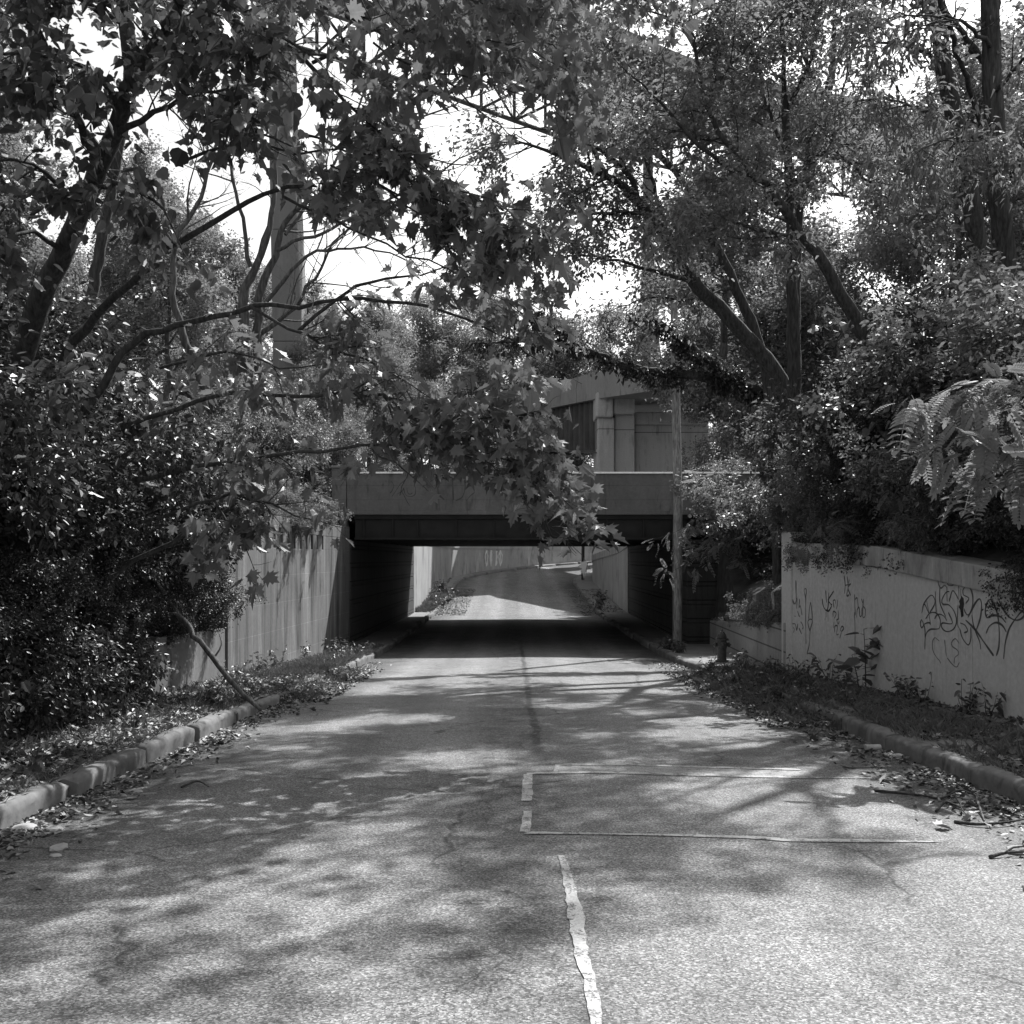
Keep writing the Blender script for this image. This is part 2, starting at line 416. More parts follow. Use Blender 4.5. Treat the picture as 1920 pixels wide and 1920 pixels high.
ts = np.concatenate([np.arange(-14, 30, 0.2), np.arange(30, 145, 0.5)])
r = strip_obj('road', ts, np.linspace(-3.72, 4.17, 34), road_z, M['asphalt']); tag(r, kind='structure')
def mixs(a, b, n): return np.linspace(0, 1, n)
def walk(name, side):
    ts = np.concatenate([np.arange(-14, 34, 0.3), np.arange(34, 145, 0.6)])
    u = np.linspace(0, 1, 9)
    T = ts[:, None] + 0 * u[None]
    inner = -3.79 if side < 0 else 4.24
    outer = (left_wall_s(ts) - 0.06) if side < 0 else (right_wall_s(ts) + 0.06)
    S = inner + (outer[:, None] - inner) * u[None]
    X, Y = path(T, S); Z = walk_z(T, S)
    n = len(u); m = len(ts)
    i = (np.arange(m-1)[:, None] * n + np.arange(n-1)[None]).ravel()
    q = [i, i+1, i+1+n, i+n]
    if side < 0: q = q[::-1]
    o = link_mesh(name, fast_mesh(name, np.stack([X, Y, Z], -1).reshape(-1, 3), np.stack(q, -1).ravel(), np.full(len(i), 4), True), M['walk'])
    return tag(o, kind='structure')
walk('sidewalk', -1); walk('sidewalk', 1)

def kerb(side):
    rng = random.Random(5 + side); b = MB()
    t = -10.0
    while t < 130:
        L = rng.uniform(1.3, 2.3) if t < 60 else 3.0
        n = 22 if t < 30 else 5
        chip = [rng.random() < 0.10 for _ in range(n)]
        tt = np.linspace(t, t + L - rng.uniform(0.015, 0.05), n)
        jog = rng.uniform(-0.025, 0.025); dz = rng.uniform(-0.035, 0.025); tilt = rng.uniform(-0.05, 0.05)
        s0 = (-3.70 if side < 0 else 4.15) + jog
        prof = [(0.0, -0.15), (0.0, 0.05), (0.008, 0.098), (0.034, 0.124), (0.10, 0.130), (0.165, 0.128), (0.185, 0.118), (0.185, -0.15)]
        vs = []; fs = []; k = len(prof)
        for j, a in enumerate(tt):
            endr = 0.012 if j in (0, n-1) else 0.0
            for (p, h) in prof:
                w = 0.005 * math.sin(a * 7 + p * 30) + rng.uniform(-0.006, 0.006)
                if chip[j] and 0.005 < p < 0.06: w -= rng.uniform(0.008, 0.026)
                if j in (0, n-1) and 0.005 < p < 0.06: w -= 0.012
                s = s0 + (1 if side > 0 else -1) * (p + (w if p < 0.1 else 0)) + tilt * (j / n - .5)
                x, y = path(a, s); vs.append((float(x), float(y), float(zr(a)) + h + dz + w - (endr if h > 0.1 else 0)))
        for j in range(n-1):
            for q in range(k-1):
                f = (j*k+q, j*k+q+1, (j+1)*k+q+1, (j+1)*k+q)
                fs.append(f if side < 0 else f[::-1])
        e0 = tuple(range(k)); e1 = tuple((n-1)*k + q for q in range(k))
        fs.append(e0[::-1] if side < 0 else e0); fs.append(e1 if side < 0 else e1[::-1])
        b.add(vs, fs); t += L
    o = b.build('kerb', M['kerb'], smooth=False)
    for p in o.data.polygons: p.use_smooth = len(p.vertices) == 4
    tag(o, kind='structure')
kerb(-1); kerb(1)

HEAPS = []
def heap_h(t, s):
    """height of the heaped soil and rotted leaves over the kerbs (nan-free, -9 where there is none)"""
    t = np.asarray(t, float); s = np.asarray(s, float); out = np.full(np.broadcast(t, s).shape, -9.0)
    for side, t0, t1 in ((1, 13.6, 23.6), (-1, 16.8, 24.2)):
        edge = 0.30 * nz(t, 0*t, 2.1) + 0.14 * nz(t, 0*t + 5, 6.0)
        s0 = (3.72 + edge) if side > 0 else (-3.3 + edge); s1 = 5.0 if side > 0 else -4.65
        u = np.clip((s - s0) / (s1 - s0), 0, 1)
        k = np.sin(np.pi * u) ** 0.7 * np.clip((t - t0) / 2.0, 0, 1) * np.clip((t1 - t) / 2.0, 0, 1)
        base = np.where(np.abs(s - 0.22) < 3.97, road_z(t, s), walk_z(t, s))
        ramp = np.clip((np.abs(s - 0.22) - 3.55) / 0.5, 0, 1); base = road_z(t, s) + (walk_z(t, s) - road_z(t, s)) * ramp
        z = base - 0.035 + k * (0.055 + 0.025 * nz(s, t, 3.3) + 0.022 * nz(s, t, 8.0) + 0.012 * nz(s, t, 19.0))
        inside = (t > t0) & (t < t1) & (u > 0) & (u < 1)
        out = np.where(inside, np.maximum(out, z), out)
    return out
def heap(name, side, t0, t1):
    ts = np.arange(t0, t1, 0.06); ss = np.arange(3.2, 5.05, 0.06) if side > 0 else np.arange(-4.7, -2.7, 0.06)
    T, S = np.meshgrid(ts, ss, indexing='ij'); Z = heap_h(T, S); Z = np.where(Z < -8, np.minimum(road_z(T, S), walk_z(T, S)) - 0.06, Z)
    n = len(ss); m = len(ts); i = (np.arange(m-1)[:, None] * n + np.arange(n-1)[None]).ravel()
    o = link_mesh(name, fast_mesh(name, np.stack([S, T, Z], -1).reshape(-1, 3), np.stack([i, i+1, i+1+n, i+n], -1).ravel(), np.full(len(i), 4), True), M['soil']); tag(o, kind='structure')
heap('soil', 1, 13.2, 24.0); heap('soil', -1, 16.4, 24.6)

# pale crack sealant on the road: ribbons 4 mm over the asphalt
def ribbon(b, pts, widths, seed, lift=0.006, edge=0.25):
    """pts: (x, y) ground points"""
    rng = random.Random(seed)
    d = catmull(np.array([(p[0], p[1], 0, w) for p, w in zip(pts, widths)]), 0.06)
    tx = norm(np.gradient(d[:, :2], axis=0)); nx_ = np.stack([-tx[:, 1], tx[:, 0]], -1)
    vs = []; fs = []; a = b_ = 0.0
    for i in range(len(d)):
        a = a*0.6 + rng.uniform(-1, 1)*0.4; b_ = b_*0.6 + rng.uniform(-1, 1)*0.4
        w = d[i, 3] / 2
        for sgn, e in ((-1, a), (1, b_)):
            p = d[i, :2] + sgn * nx_[i] * w * (1 + edge * e)
            vs.append((p[0], p[1], float(road_z(p[1], p[0])) + lift))
    for i in range(len(d) - 1): fs.append((2*i, 2*i+2, 2*i+3, 2*i+1))
    b.add(vs, [f[::-1] for f in fs])
def gp(x, y):   # ground point of a photo pixel on the near road
    d = EYE * F / (y - 1118.0); return ((x - 960) * d / F, d)
b = MB()
def seal(pts, w, seed, edge=0.3):
    q = [gp(x, y) for x, y in pts]
    ribbon(b, q, [w] * len(q) if not isinstance(w, list) else w, seed, edge=edge)
seal([(1046, 1433), (1180, 1432), (1330, 1435), (1500, 1437)], 0.10, 1)
seal([(988, 1451), (1120, 1447), (1300, 1450), (1470, 1452), (1640, 1452)], [.09, .12, .12, .09, .04], 2)
seal([(990, 1452), (989, 1480), (988, 1503)], 0.085, 3)
seal([(990, 1522), (987, 1545), (984, 1560)], 0.07, 4)
seal([(984, 1562), (1100, 1564), (1250, 1566), (1400, 1569), (1500, 1573), (1640, 1572), (1760, 1571)], [.07, .05, .06, .085, .095, .085, .03], 5)
seal([(1052, 1605), (1068, 1660), (1080, 1720), (1092, 1790), (1108, 1850), (1116, 1900), (1130, 1990)], [.04, .06, .075, .07, .05, .045, .035], 6, 0.6)
seal([(1046, 1433), (1042, 1447)], 0.05, 7)
o = b.build('road_sealant', M['seal']); tag(o, kind='structure')
b = MB(); q = [gp(x, y) for x, y in ((1046, 1441), (1180, 1440), (1330, 1443), (1520, 1445))]; ribbon(b, q, [.42, .40, .38, .30], 17, lift=0.003, edge=0.06)
o = b.build('road_patch', M['patch']); tag(o, kind='structure')

# ---------------------------------------------------------------- the underpass bridge
YF, YB = 32.4, 50.6
br = empty('underpass_bridge', (0, YF, 2.2))
def off(o, root=br):
    o.location = (-root.location.x, -root.location.y, -root.location.z)   # meshes are written in world coordinates
    return o
tag(br, 'low concrete and steel bridge crossing over the road, dark underpass below it', 'bridge')
b = MB(); b.box((-5.02, YF, 2.99), (9.5, YF+0.34, 4.235)); b.hexa([(-5.02, YF-0.05, 4.236), (9.5, YF-0.05, 4.236), (9.5, YF+0.38, 4.236), (-5.02, YF+0.38, 4.236)], [(-5.02, YF+0.05, 4.30), (9.5, YF+0.05, 4.30), (9.5, YF+0.36, 4.31), (-5.02, YF+0.36, 4.31)]); b.box((-5.02, YF-0.035, 2.99), (9.5, YF, 3.12))
o = off(b.build('parapet', M['parapet'], br, bevel=0.015))
b = MB(); b.box((-5.46, YF-0.06, 2.2), (-5.03, YF+0.45, 4.40)); b.box((-5.50, YF-0.10, 4.40), (-4.99, YF+0.49, 4.47))
off(b.build('end_post', M['parapet'], br, bevel=0.015))
b = MB(); b.box((-9, YB-0.34, 2.99), (9.5, YB, 4.26)); off(b.build('parapet', M['parapet'], br, bevel=0.015))
b = MB(); b.box((-9, YF+0.34, 2.78), (9.5, YB-0.34, 3.15)); b.box((-4.8, YF+0.02, 2.86), (5.36, YF+0.34, 2.988)); off(b.build('deck', M['shade_black'], br))
def girder(y, x0=-4.78, x1=5.33):
    b = MB(); b.box((x0, y-0.012, 2.285), (x1, y+0.012, 2.755)); b.box((x0, y-0.16, 2.235), (x1, y+0.16, 2.283)); b.box((x0, y-0.14, 2.757), (x1, y+0.14, 2.779))
    x = x0 + 0.35
    while x < x1:
        b.box((x-0.008, y-0.13, 2.284), (x+0.008, y-0.0125, 2.756)); x += 1.18
    off(b.build('girder', M['steel'], br, bevel=0.004))
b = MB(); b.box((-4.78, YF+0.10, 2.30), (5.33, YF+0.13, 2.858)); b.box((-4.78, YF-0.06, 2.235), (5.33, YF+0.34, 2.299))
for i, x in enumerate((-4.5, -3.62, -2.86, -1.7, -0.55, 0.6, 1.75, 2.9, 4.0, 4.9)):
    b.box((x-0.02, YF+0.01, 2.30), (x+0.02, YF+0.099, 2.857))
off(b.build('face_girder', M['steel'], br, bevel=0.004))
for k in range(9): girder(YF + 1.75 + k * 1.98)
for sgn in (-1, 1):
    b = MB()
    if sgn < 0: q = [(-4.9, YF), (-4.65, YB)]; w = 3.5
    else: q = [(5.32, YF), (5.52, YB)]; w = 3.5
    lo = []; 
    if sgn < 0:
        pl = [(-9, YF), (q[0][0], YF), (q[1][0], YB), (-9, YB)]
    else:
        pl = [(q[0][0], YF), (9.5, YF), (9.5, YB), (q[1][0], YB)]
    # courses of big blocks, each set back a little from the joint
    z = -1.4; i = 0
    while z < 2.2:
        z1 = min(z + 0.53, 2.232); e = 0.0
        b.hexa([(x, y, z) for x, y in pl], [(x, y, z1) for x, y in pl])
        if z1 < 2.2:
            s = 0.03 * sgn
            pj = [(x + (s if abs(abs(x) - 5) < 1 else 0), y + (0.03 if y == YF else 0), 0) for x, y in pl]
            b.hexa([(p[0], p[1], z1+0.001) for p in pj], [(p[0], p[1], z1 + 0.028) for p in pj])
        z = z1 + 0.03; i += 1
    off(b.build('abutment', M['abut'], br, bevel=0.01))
# faded painting on the parapet face
def paint(name, mat, strokes, proj, width, parent, inv, label=None):
    b = MB()
    for s in strokes:
        w = width
        if isinstance(s, tuple): w, s = s
        pts = np.array([proj(*p) for p in s]); 
        if len(pts) > 2: pts = catmull(pts, 0.03)
        d = norm(np.gradient(pts, axis=0)); n = inv(pts)
        u = norm(np.cross(d, n)) * w / 2
        vs = []; fs = []; k = len(pts)
        for i in range(k):
            e = (0.55 if i in (0, k-1) else 1.0) * (1.0 + 0.32 * math.sin(i * 0.37 + w * 900 + len(b.v)))
            vs += [pts[i] - u[i]*e, pts[i] + u[i]*e, pts[i] - u[i]*e + n[i]*0.002, pts[i] + u[i]*e + n[i]*0.002]
        for i in range(k-1):
            a = 4*i; c = a + 4
            fs += [(a+2, a+3, c+3, c+2), (a, a+2, c+2, c), (a+3, a+1, c+1, c+3)]
        b.add(vs, fs)
    o = b.build(name, mat, parent)
    if label: o['label'] = label
    return o
def par_proj(cx, cy): return P(640 + cx/6, 860 + cy/6, YF - 0.036 if cy > 510 else YF - 0.002)
nf = lambda pts: np.tile((0.0, -1.0, 0.0), (len(pts), 1))
off(paint('graffiti', M['spray'], [[(700,330),(715,390),(740,420),(790,425),(830,400),(835,330),(820,300)], [(735,330),(750,385),(775,400),(800,385)],
    (0.035, [(1060,200),(1075,300),(1100,400),(1160,465)]), (0.035, [(1252,215),(1255,340),(1262,470)]), (0.03, [(1385,210),(1392,330),(1360,430),(1285,475)]),
    [(1090,330),(1120,250),(1180,210),(1215,225)], [(1480,280),(1520,260),(1580,275),(1600,300)], [(1400,480),(1450,420),(1500,380)], [(560,250),(590,300),(570,360),(545,390)], [(620,400),(680,370),(700,330)],
    (0.12, [(2760,460),(2800,460)]), (0.10, [(2860,490),(2900,490)])], par_proj, 0.022, br, nf, 'faded dark scrawl on the parapet face'))

# ---------------------------------------------------------------- retaining walls by the near road
lw_ = empty('wing_wall', (-5.2, 26.4, -0.9)); tag(lw_, 'tall streaked concrete wing wall left of the underpass, row of narrow slots near its top', 'wall')
A = np.array((-5.46, 20.5)); B = np.array((-4.93, YF - 0.02)); tdir = (B - A) / np.linalg.norm(B - A); LW = np.linalg.norm(B - A)
def wl(a): return A + tdir * a
b = MB()
b.slab(wl(0), B, 0.5, -1.4, 1.90, -1.4, 1.90, 1)
b.slab(wl(0), B, 0.5, 2.27, 2.62, 2.27, 2.62, 1)
off(b.build('wall', M['wing'], lw_, bevel=0.012), lw_)
nin = np.array((-tdir[1], tdir[0]))
b = MB()
s0 = 0.9; b.slab(wl(0), wl(s0), 0.5, 1.9, 2.27, 1.9, 2.27, 1)
pos = s0
for k in range(12):
    a0 = pos + 0.20; a1 = a0 + 0.36 + (0.06 if k % 3 else 0.0)
    b.slab(wl(a0), wl(a1), 0.5, 1.901, 2.269, 1.901, 2.269, 1); pos = a1
b.slab(wl(pos + 0.2), B, 0.5, 1.901, 2.269, 1.901, 2.269, 1)
off(b.build('slot_pier', M['wing'], lw_), lw_)
b = MB(); b.slab(wl(s0) + nin*0.42, wl(pos + 0.25) + nin*0.42, 0.05, 1.902, 2.268, 1.902, 2.268, 1); off(b.build('slot_shade_back', M['steel'], lw_), lw_)  # dark sheet stands in for the shade deep in the slots

o = MB(); o.slab((-5.5, -14), (-5.5, 20.45), 0.45, 0.2, 1.25, -1.1, 0.32, 1); o = o.build('low_retaining_wall', M['grimy_shaded'], bevel=0.015)
tag(o, 'low stained retaining wall overgrown by shrubs along the left sidewalk', 'wall')

# big pale wall on the right
RA = np.array((5.67, 21.9)); RB = np.array((6.29, 13.1)); rd = (RB - RA) / np.linalg.norm(RB - RA)
def rw_pt(a): return RA + rd * a
rn = np.array((rd[1], -rd[0]));  rn = rn if rn[0] < 0 else -rn       # towards the road
rwl = empty('retaining_wall', (6.0, 17, -0.6)); tag(rwl, 'pale concrete retaining wall covered with graffiti tags beside the right sidewalk', 'wall')
def rz_top(a): return np.interp(a, [0, 0.6, 4.5, 8.8, 20], [1.98, 1.98, 1.86, 1.48, 1.0])
cuts = [0.0, 7.55, 15.0, 24.0]
for i in range(3):
    b = MB(); a0, a1 = cuts[i] + (0.012 if i else 0), cuts[i+1]
    n = 6
    for k in range(n):
        u0 = a0 + (a1-a0)*k/n; u1 = a0 + (a1-a0)*(k+1)/n
        p, q = rw_pt(u0), rw_pt(u1)
        b.slab(p, q, 0.45, -1.3, rz_top(u0) - 0.34, -1.3, rz_top(u1) - 0.34, 1)
    me = b.build('wall_panel', M['wall_pale'], rwl); off(me, rwl)
b = MB()
seg = [0.3, 2.2, 4.5, 6.6, 8.9, 11, 13.5, 16, 19, 22]
for u0, u1 in zip(seg[:-1], seg[1:]):
    p = rw_pt(u0 + 0.006) + rn*0.07; q = rw_pt(u1) + rn*0.07
    b.slab(p, q, 0.58, rz_top(u0) - 0.337, rz_top(u0), rz_top(u1) - 0.337, rz_top(u1), 1)
off(b.build('coping', M['wall_cap'], rwl, bevel=0.02), rwl)
b = MB(); p = rw_pt(-0.35) + rn*0.03; q = rw_pt(0.28) + rn*0.03
b.slab(p, q, 0.6, -1.3, 2.2, -1.3, 2.2, 1); off(b.build('end_post', M['wall_pale'], rwl, bevel=0.02), rwl)
# spalled hole at the panel joint: flat plate, hole shade put in its colour
b = MB()
def rproj(x, y, lift=0.003):
    k = (x - 960.0) / F        # X = k d ; on the wall line
    # RA + rd a = (k d, d)
    a = (k * RA[1] - RA[0]) / (rd[0] - k * rd[1]); q = rw_pt(a); d = q[1]
    return np.array((q[0] + rn[0]*lift, q[1] + rn[1]*lift, EYE + (HZ - y) * d / F))
def c2(cx, cy): return rproj(1690 + cx/8.348, 1050 + cy/8.348)
def c1(cx, cy): return rproj(1470 + cx/8.348, 1040 + cy/8.348)
hole = [(925,450),(940,560),(975,600),(985,690),(970,760),(975,880),(940,900),(925,780),(900,740),(920,690),(905,650),(935,590)]
hp = [c2(*q) for q in hole]; hb = [p - np.append(rn, 0)*0.02 for p in hp]; n = len(hp)
b.add(hp + hb, [tuple(range(n)), tuple(range(n, 2*n))[::-1]] + [(i, n+i, n+(i+1) % n, (i+1) % n) for i in range(n)])
o = off(b.build('spalled_hole', M['steel'], rwl), rwl)
rnf = lambda pts: np.tile((rn[0], rn[1], 0.0), (len(pts), 1))
S2 = [[(325,830),(350,700),(420,590),(480,550),(525,610),(525,690),(440,840)], [(345,700),(375,700),(430,830)],
 [(385,920),(440,840),(520,820),(580,860),(615,960),(600,1060),(560,1080),(460,1085),(400,1140),(375,1230),(370,1400)], [(355,1010),(372,1090),(375,1230)],
 [(320,930),(300,990),(320,1060),(352,1010),(322,930)], [(355,1010),(400,985),(450,985),(460,1015)], (0.011, [(400,640),(430,800),(460,1000)]),
 [(535,490),(540,650),(550,830)], [(525,920),(560,860),(620,850),(680,890),(715,950)], [(605,400),(605,640),(640,760),(700,890)],
 [(755,490),(700,510),(640,620),(650,690),(740,700),(810,770),(855,870),(865,980),(820,1080),(730,1120),(660,1090),(630,1030),(650,985),(800,990),(740,820)],
 [(750,650),(790,510),(815,480),(860,540),(900,620)], [(715,420),(720,650)], (0.012, [(900,330),(902,480),(905,600)]), (0.012, [(892,700),(885,820),(880,1000),(915,1080)]),
 [(975,545),(965,480),(1020,400),(1070,420),(1115,540),(1120,690),(1080,820),(1040,860),(1000,810),(985,760)], [(970,545),(1060,600),(1010,680)],
 (0.026, [(1045,900),(1100,790),(1170,660),(1230,610),(1260,700),(1240,900),(1180,1090)]), (0.03, [(1010,940),(1160,1090),(1300,1290),(1450,1500)]),
 [(1105,860),(1130,1000),(1170,1130),(1230,1280),(1245,1400)], [(925,985),(1000,1020),(1040,1110),(985,1140)], [(918,1080),(960,1220),(1050,1330),(1090,1230),(1090,1050)],
 (0.024, [(1350,910),(1320,840),(1330,700),(1390,620),(1450,680),(1510,860),(1535,1100),(1530,1350),(1490,1500)]), (0.026, [(1350,905),(1440,865),(1560,890),(1640,980)]),
 (0.024, [(1330,1150),(1380,1040),(1480,980),(1580,1020),(1650,1130)]),
 (0.024, [(1515,590),(1580,740),(1680,880),(1790,940),(1880,920),(1930,860),(1900,800),(1830,870),(1700,1060),(1630,1300),(1605,1550)])]
off(paint('graffiti', M['spray'], S2, c2, 0.02, rwl, rnf, 'large dark looping tag across the panel joint'), rwl)
S2b = [[(580,262),(578,330),(590,390),(625,440),(680,395),(715,430)], [(580,225),(620,203),(660,205),(700,230)], [(650,275),(632,310),(650,345),(700,335)], [(715,290),(760,290),(772,320),(725,350),(740,392),(810,395),(835,350),(835,310)]]
off(paint('graffiti', M['spray_grey'], S2b, c2, 0.02, rwl, rnf, 'small cloud shaped scrawl under the coping'), rwl)
S2c = [[(530,1210),(490,1280),(500,1420),(560,1530),(600,1570),(620,1620)], [(530,1210),(600,1270)], [(680,1250),(695,1400),(710,1510)], [(720,1530),(800,1630),(870,1675),(912,1600)], [(908,1310),(850,1230),(790,1290),(800,1350),(880,1410),(900,1470),(840,1530),(830,1620)]]
off(paint('graffiti', M['spray_grey'], S2c, c2, 0.014, rwl, rnf, 'thin faded loops below the large tag'), rwl)
S1 = [(0.03, [(600,690),(612,780),(640,850),(675,872),(695,790),(705,590)]), (0.06, [(690,710),(780,570)]), (0.03, [(690,720),(745,790),(735,830),(700,882),(665,865)]), (0.03, [(655,560),(660,640),(668,750)]), (0.03, [(735,790),(760,770)]),
 (0.008, [(650,900),(648,1030)]), (0.008, [(690,900),(692,1050)]), (0.008, [(672,880),(670,980)])]
off(paint('graffiti', M['spray'], S1, c1, 0.02, rwl, rnf, 'bold black angular tag'), rwl)
S1b = [[(785,830),(775,725),(803,712),(812,770)], [(838,705),(840,780),(822,850)], [(770,980),(775,890),(820,920),(790,1000)], [(850,870),(855,1000),(830,1015)], [(820,1010),(850,1085),(868,1040)],
 [(778,1150),(785,1060)], [(795,1215),(800,1120),(840,1125),(825,1250),(860,1240)], [(875,1310),(900,1210),(885,1180),(910,1120),(940,1150),(905,1200)], [(805,1110),(850,1100)]]
off(paint('graffiti', M['spray_grey'], S1b, c1, 0.022, rwl, rnf, 'stack of small hurried letters'), rwl)
S1c = [[(945,330),(960,470),(950,610)], [(990,340),(1005,500),(985,640),(1020,630)], [(1050,450),(1005,520),(1045,640)], [(960,480),(1050,460)], [(1022,390),(1015,450)]]
off(paint('graffiti', M['spray_grey'], S1c, c1, 0.03, rwl, rnf, 'small tag high under the hanging leaves'), rwl)
S1d = [[(1120,950),(1112,800),(1108,620)], [(1118,700),(1150,680),(1165,850)], [(1140,985),(1150,860),(1180,830),(1190,962),(1215,950),(1222,830)], [(1215,690),(1240,760),(1250,690)], [(1250,700),(1235,830),(1237,970),(1268,970),(1277,860),(1240,805)], (0.02, [(1105,900),(1115,1200),(1112,1600)])]
off(paint('graffiti', M['spray_grey'], S1d, c1, 0.024, rwl, rnf, 'short word of thin rounded letters'), rwl)
S1e = [[(345,700),(318,570),(333,530),(355,560),(342,690),(342,1000),(347,1400)], [(420,740),(400,850),(388,1010)], [(420,740),(440,900),(445,1020)], [(410,1205),(376,1060),(410,1010),(446,1040),(412,1190),(397,1400),(362,1560)], [(370,1545),(430,1550),(500,1600),(515,1640)],
 (0.05, [(188,400),(190,560),(196,720)]), [(102,720),(128,640),(130,700),(160,780)], [(140,700),(175,770),(205,690),(200,845)], [(245,690),(237,830),(258,800),(285,950)], [(108,830),(130,800),(112,870)], [(110,900),(128,980),(105,1030)], [(160,960),(190,965)], [(215,880),(232,940),(250,975)],
 [(130,1080),(180,1090),(200,1180),(220,1080)], [(262,1050),(285,1080),(303,1140),(290,1160)], [(150,1140),(165,1170),(150,1220)], [(240,1150),(260,1200),(278,1245)]]
off(paint('graffiti', M['spray_grey'], S1e, c1, 0.03, rwl, rnf, 'jumbled faded tags at the far end of the wall'), rwl)

# low wall between the big wall and the bridge
o = MB()
pts = [(5.62, 21.96), (5.72, 25), (5.85, 28.5), (6.0, YF - 0.03)]
tops = [0.34, 0.17, -0.03, -0.22]
o.slab(pts[0], pts[1], -0.4, -1.4, tops[0], -1.4, tops[1], 1); o.slab(pts[1], pts[2], -0.4, -1.4, tops[1], -1.4, tops[2], 1); o.slab(pts[2], pts[3], -0.4, -1.4, tops[2], -1.4, tops[3], 1)
lwr = o.build('low_side_wall', M['wall_low'], bevel=0.015); tag(lwr, 'low weathered concrete wall with horizontal grooves behind the fire hydrant', 'wall')
b = MB(); b.box((5.33, YF-0.16, -1.4), (5.98, YF-0.02, 2.23)); 

# ---------------------------------------------------------------- walls beyond the underpass
def curved_wall(name, s0, thick, ts, topf, mat, label, lip=True):
    root = empty(name, (0, 0, 0)); x, y = path(ts[0], s0); root.location = (float(x), float(y), float(zr(ts[0]))); tag(root, label, 'wall')
    b = MB(); c = MB(); sg = -1 if s0 < 0 else 1
    for t0, t1 in zip(ts[:-1], ts[1:]):
        q = []
        for t, s in ((t0, s0), (t1, s0), (t1, s0 + sg*thick), (t0, s0 + sg*thick)):
            x, y = path(t, s); q.append((float(x), float(y), t))
        if sg > 0: q = [q[0], q[3], q[2], q[1]]
        b.hexa([(p[0], p[1], float(zr(p[2])) - 0.6) for p in q], [(p[0], p[1], topf(p[2])) for p in q])
        q = []
        for t, s in ((t0, s0 - sg*0.05), (t1, s0 - sg*0.05), (t1, s0 + sg*(thick+.05)), (t0, s0 + sg*(thick+.05))):
            x, y = path(t, s); q.append((float(x), float(y), t))
        if sg > 0: q = [q[0], q[3], q[2], q[1]]
        c.hexa([(p[0], p[1], topf(p[2]) + 0.002) for p in q], [(p[0], p[1], topf(p[2]) + 0.4) for p in q])
    off(b.build('wall', mat, root), root); off(c.build('coping', mat, root), root)
    return root
fw = curved_wall('curved_wall', -4.66, 0.7, np.concatenate([np.arange(YB + 0.02, 72, 4), np.arange(72, 140, 2.0)]), lambda t: float(max(2.45, zr(t) + 1.25)), M['far_wall'],
    'tall stained concrete wall curving round the bend beyond the underpass')
curved_wall('far_side_wall', 5.5, 0.7, np.concatenate([np.arange(YB + 0.02, 72, 3), np.arange(72, 112, 2.0)]), lambda t: float(np.interp(t, [50, 55, 80, 90, 130], [2.25, 1.95, 1.35, 1.2, 1.6])), M['far_wall'],
    'sloping concrete wall on the right beyond the underpass')
# pale tag on the far curved wall
def fwp(x, y):
    best = None
    for t in np.arange(74, 110, 0.05):
        X, Y = path(t, -4.64)
        e = abs(960 + F * X / Y - x)
        if best is None or e < best[0]: best = (e, t, float(X), float(Y))
    return np.array((best[2], best[3], EYE + (HZ - y) * best[3] / F))
def lobe(cx, w, y0, y1): return [(cx, y0), (cx - w, (y0*2+y1)/3), (cx - w*0.8, (y0+y1*2)/3), (cx, y1), (cx + w*0.8, (y0+y1*2)/3), (cx + w, (y0*2+y1)/3), (cx, y0)]
st = [(0.16, lobe(912, 2.2, 1032, 1061)), (0.3, [(920, 1031), (919, 1045), (920, 1062)]), (0.16, lobe(920, 1.6, 1033, 1059)), (0.3, [(930, 1033), (930, 1045), (929, 1061)]), (0.16, lobe(938, 3, 1032, 1060)), (0.25, [(938, 1034), (938, 1059)])]
off(paint('graffiti', M['spray_white'], st, fwp, 0.2, fw, lambda p: norm(np.stack([np.full(len(p), 0.75), np.full(len(p), -0.66), np.zeros(len(p))], -1)), 'white bubble shaped tag'), fw)

# ---------------------------------------------------------------- viaducts
va = empty('viaduct', (7.0, 74, 2.0)); tag(va, 'high concrete viaduct with steel girders on a broad stained pier behind the bridge', 'viaduct')
def px_box(b, x0, x1, y0, y1, d0, d1):
    a = P(x0, y1, d0); c = P(x1, y0, d0); b.box((a[0], d0, a[2]), (c[0], d1, c[2]))
b = MB()
px_box(b, 1121, 1152, 782, 1010, 72.0, 76); px_box(b, 1118, 1150, 735, 782, 71.6, 76)
px_box(b, 1152.3, 1190, 776, 1010, 72.5, 76); px_box(b, 1150.3, 1190, 700, 776, 71.9, 76)
px_box(b, 1190.3, 1330, 796, 1010, 74.0, 78); px_box(b, 1190.3, 1330, 772, 796, 73.6, 78)
off(b.build('pier', M['pier'], va, bevel=0.12), va)
d0, d1, d2 = 71.8, 88.0, 120.0
def vline(y0, y1, d):   # left edge of the deck runs back and to the left
    x = 5.75 + (2.2 - 5.75) * (d - d0) / (d1 - d0); zc = lambda y: EYE + (HZ - y) * d0 / F
    return x
b = MB()
ztop = lambda d: 14.25 + (d - d0) * 0.095; zbot = lambda d: 12.45 + (d - d0) * 0.09
for a, c in ((d0, d1), (d1, d2)):
    xa, xc = vline(0, 0, a), vline(0, 0, c)
    b.hexa([(xa, a, zbot(a)), (xa+9, a+2, zbot(a)), (xc+9, c+2, zbot(c)), (xc, c, zbot(c))], [(xa, a, ztop(a)), (xa+9, a+2, ztop(a)), (xc+9, c+2, ztop(c)), (xc, c, ztop(c))])
b.hexa([(5.75, d0, 12.45), (9, d0-.6, 12.45), (9, d0+3, 12.45), (5.75, d0+3, 12.45)], [(5.75, d0, 14.25), (14, d0-.6, 14.25), (14, d0+3, 14.25), (5.75, d0+3, 14.25)])
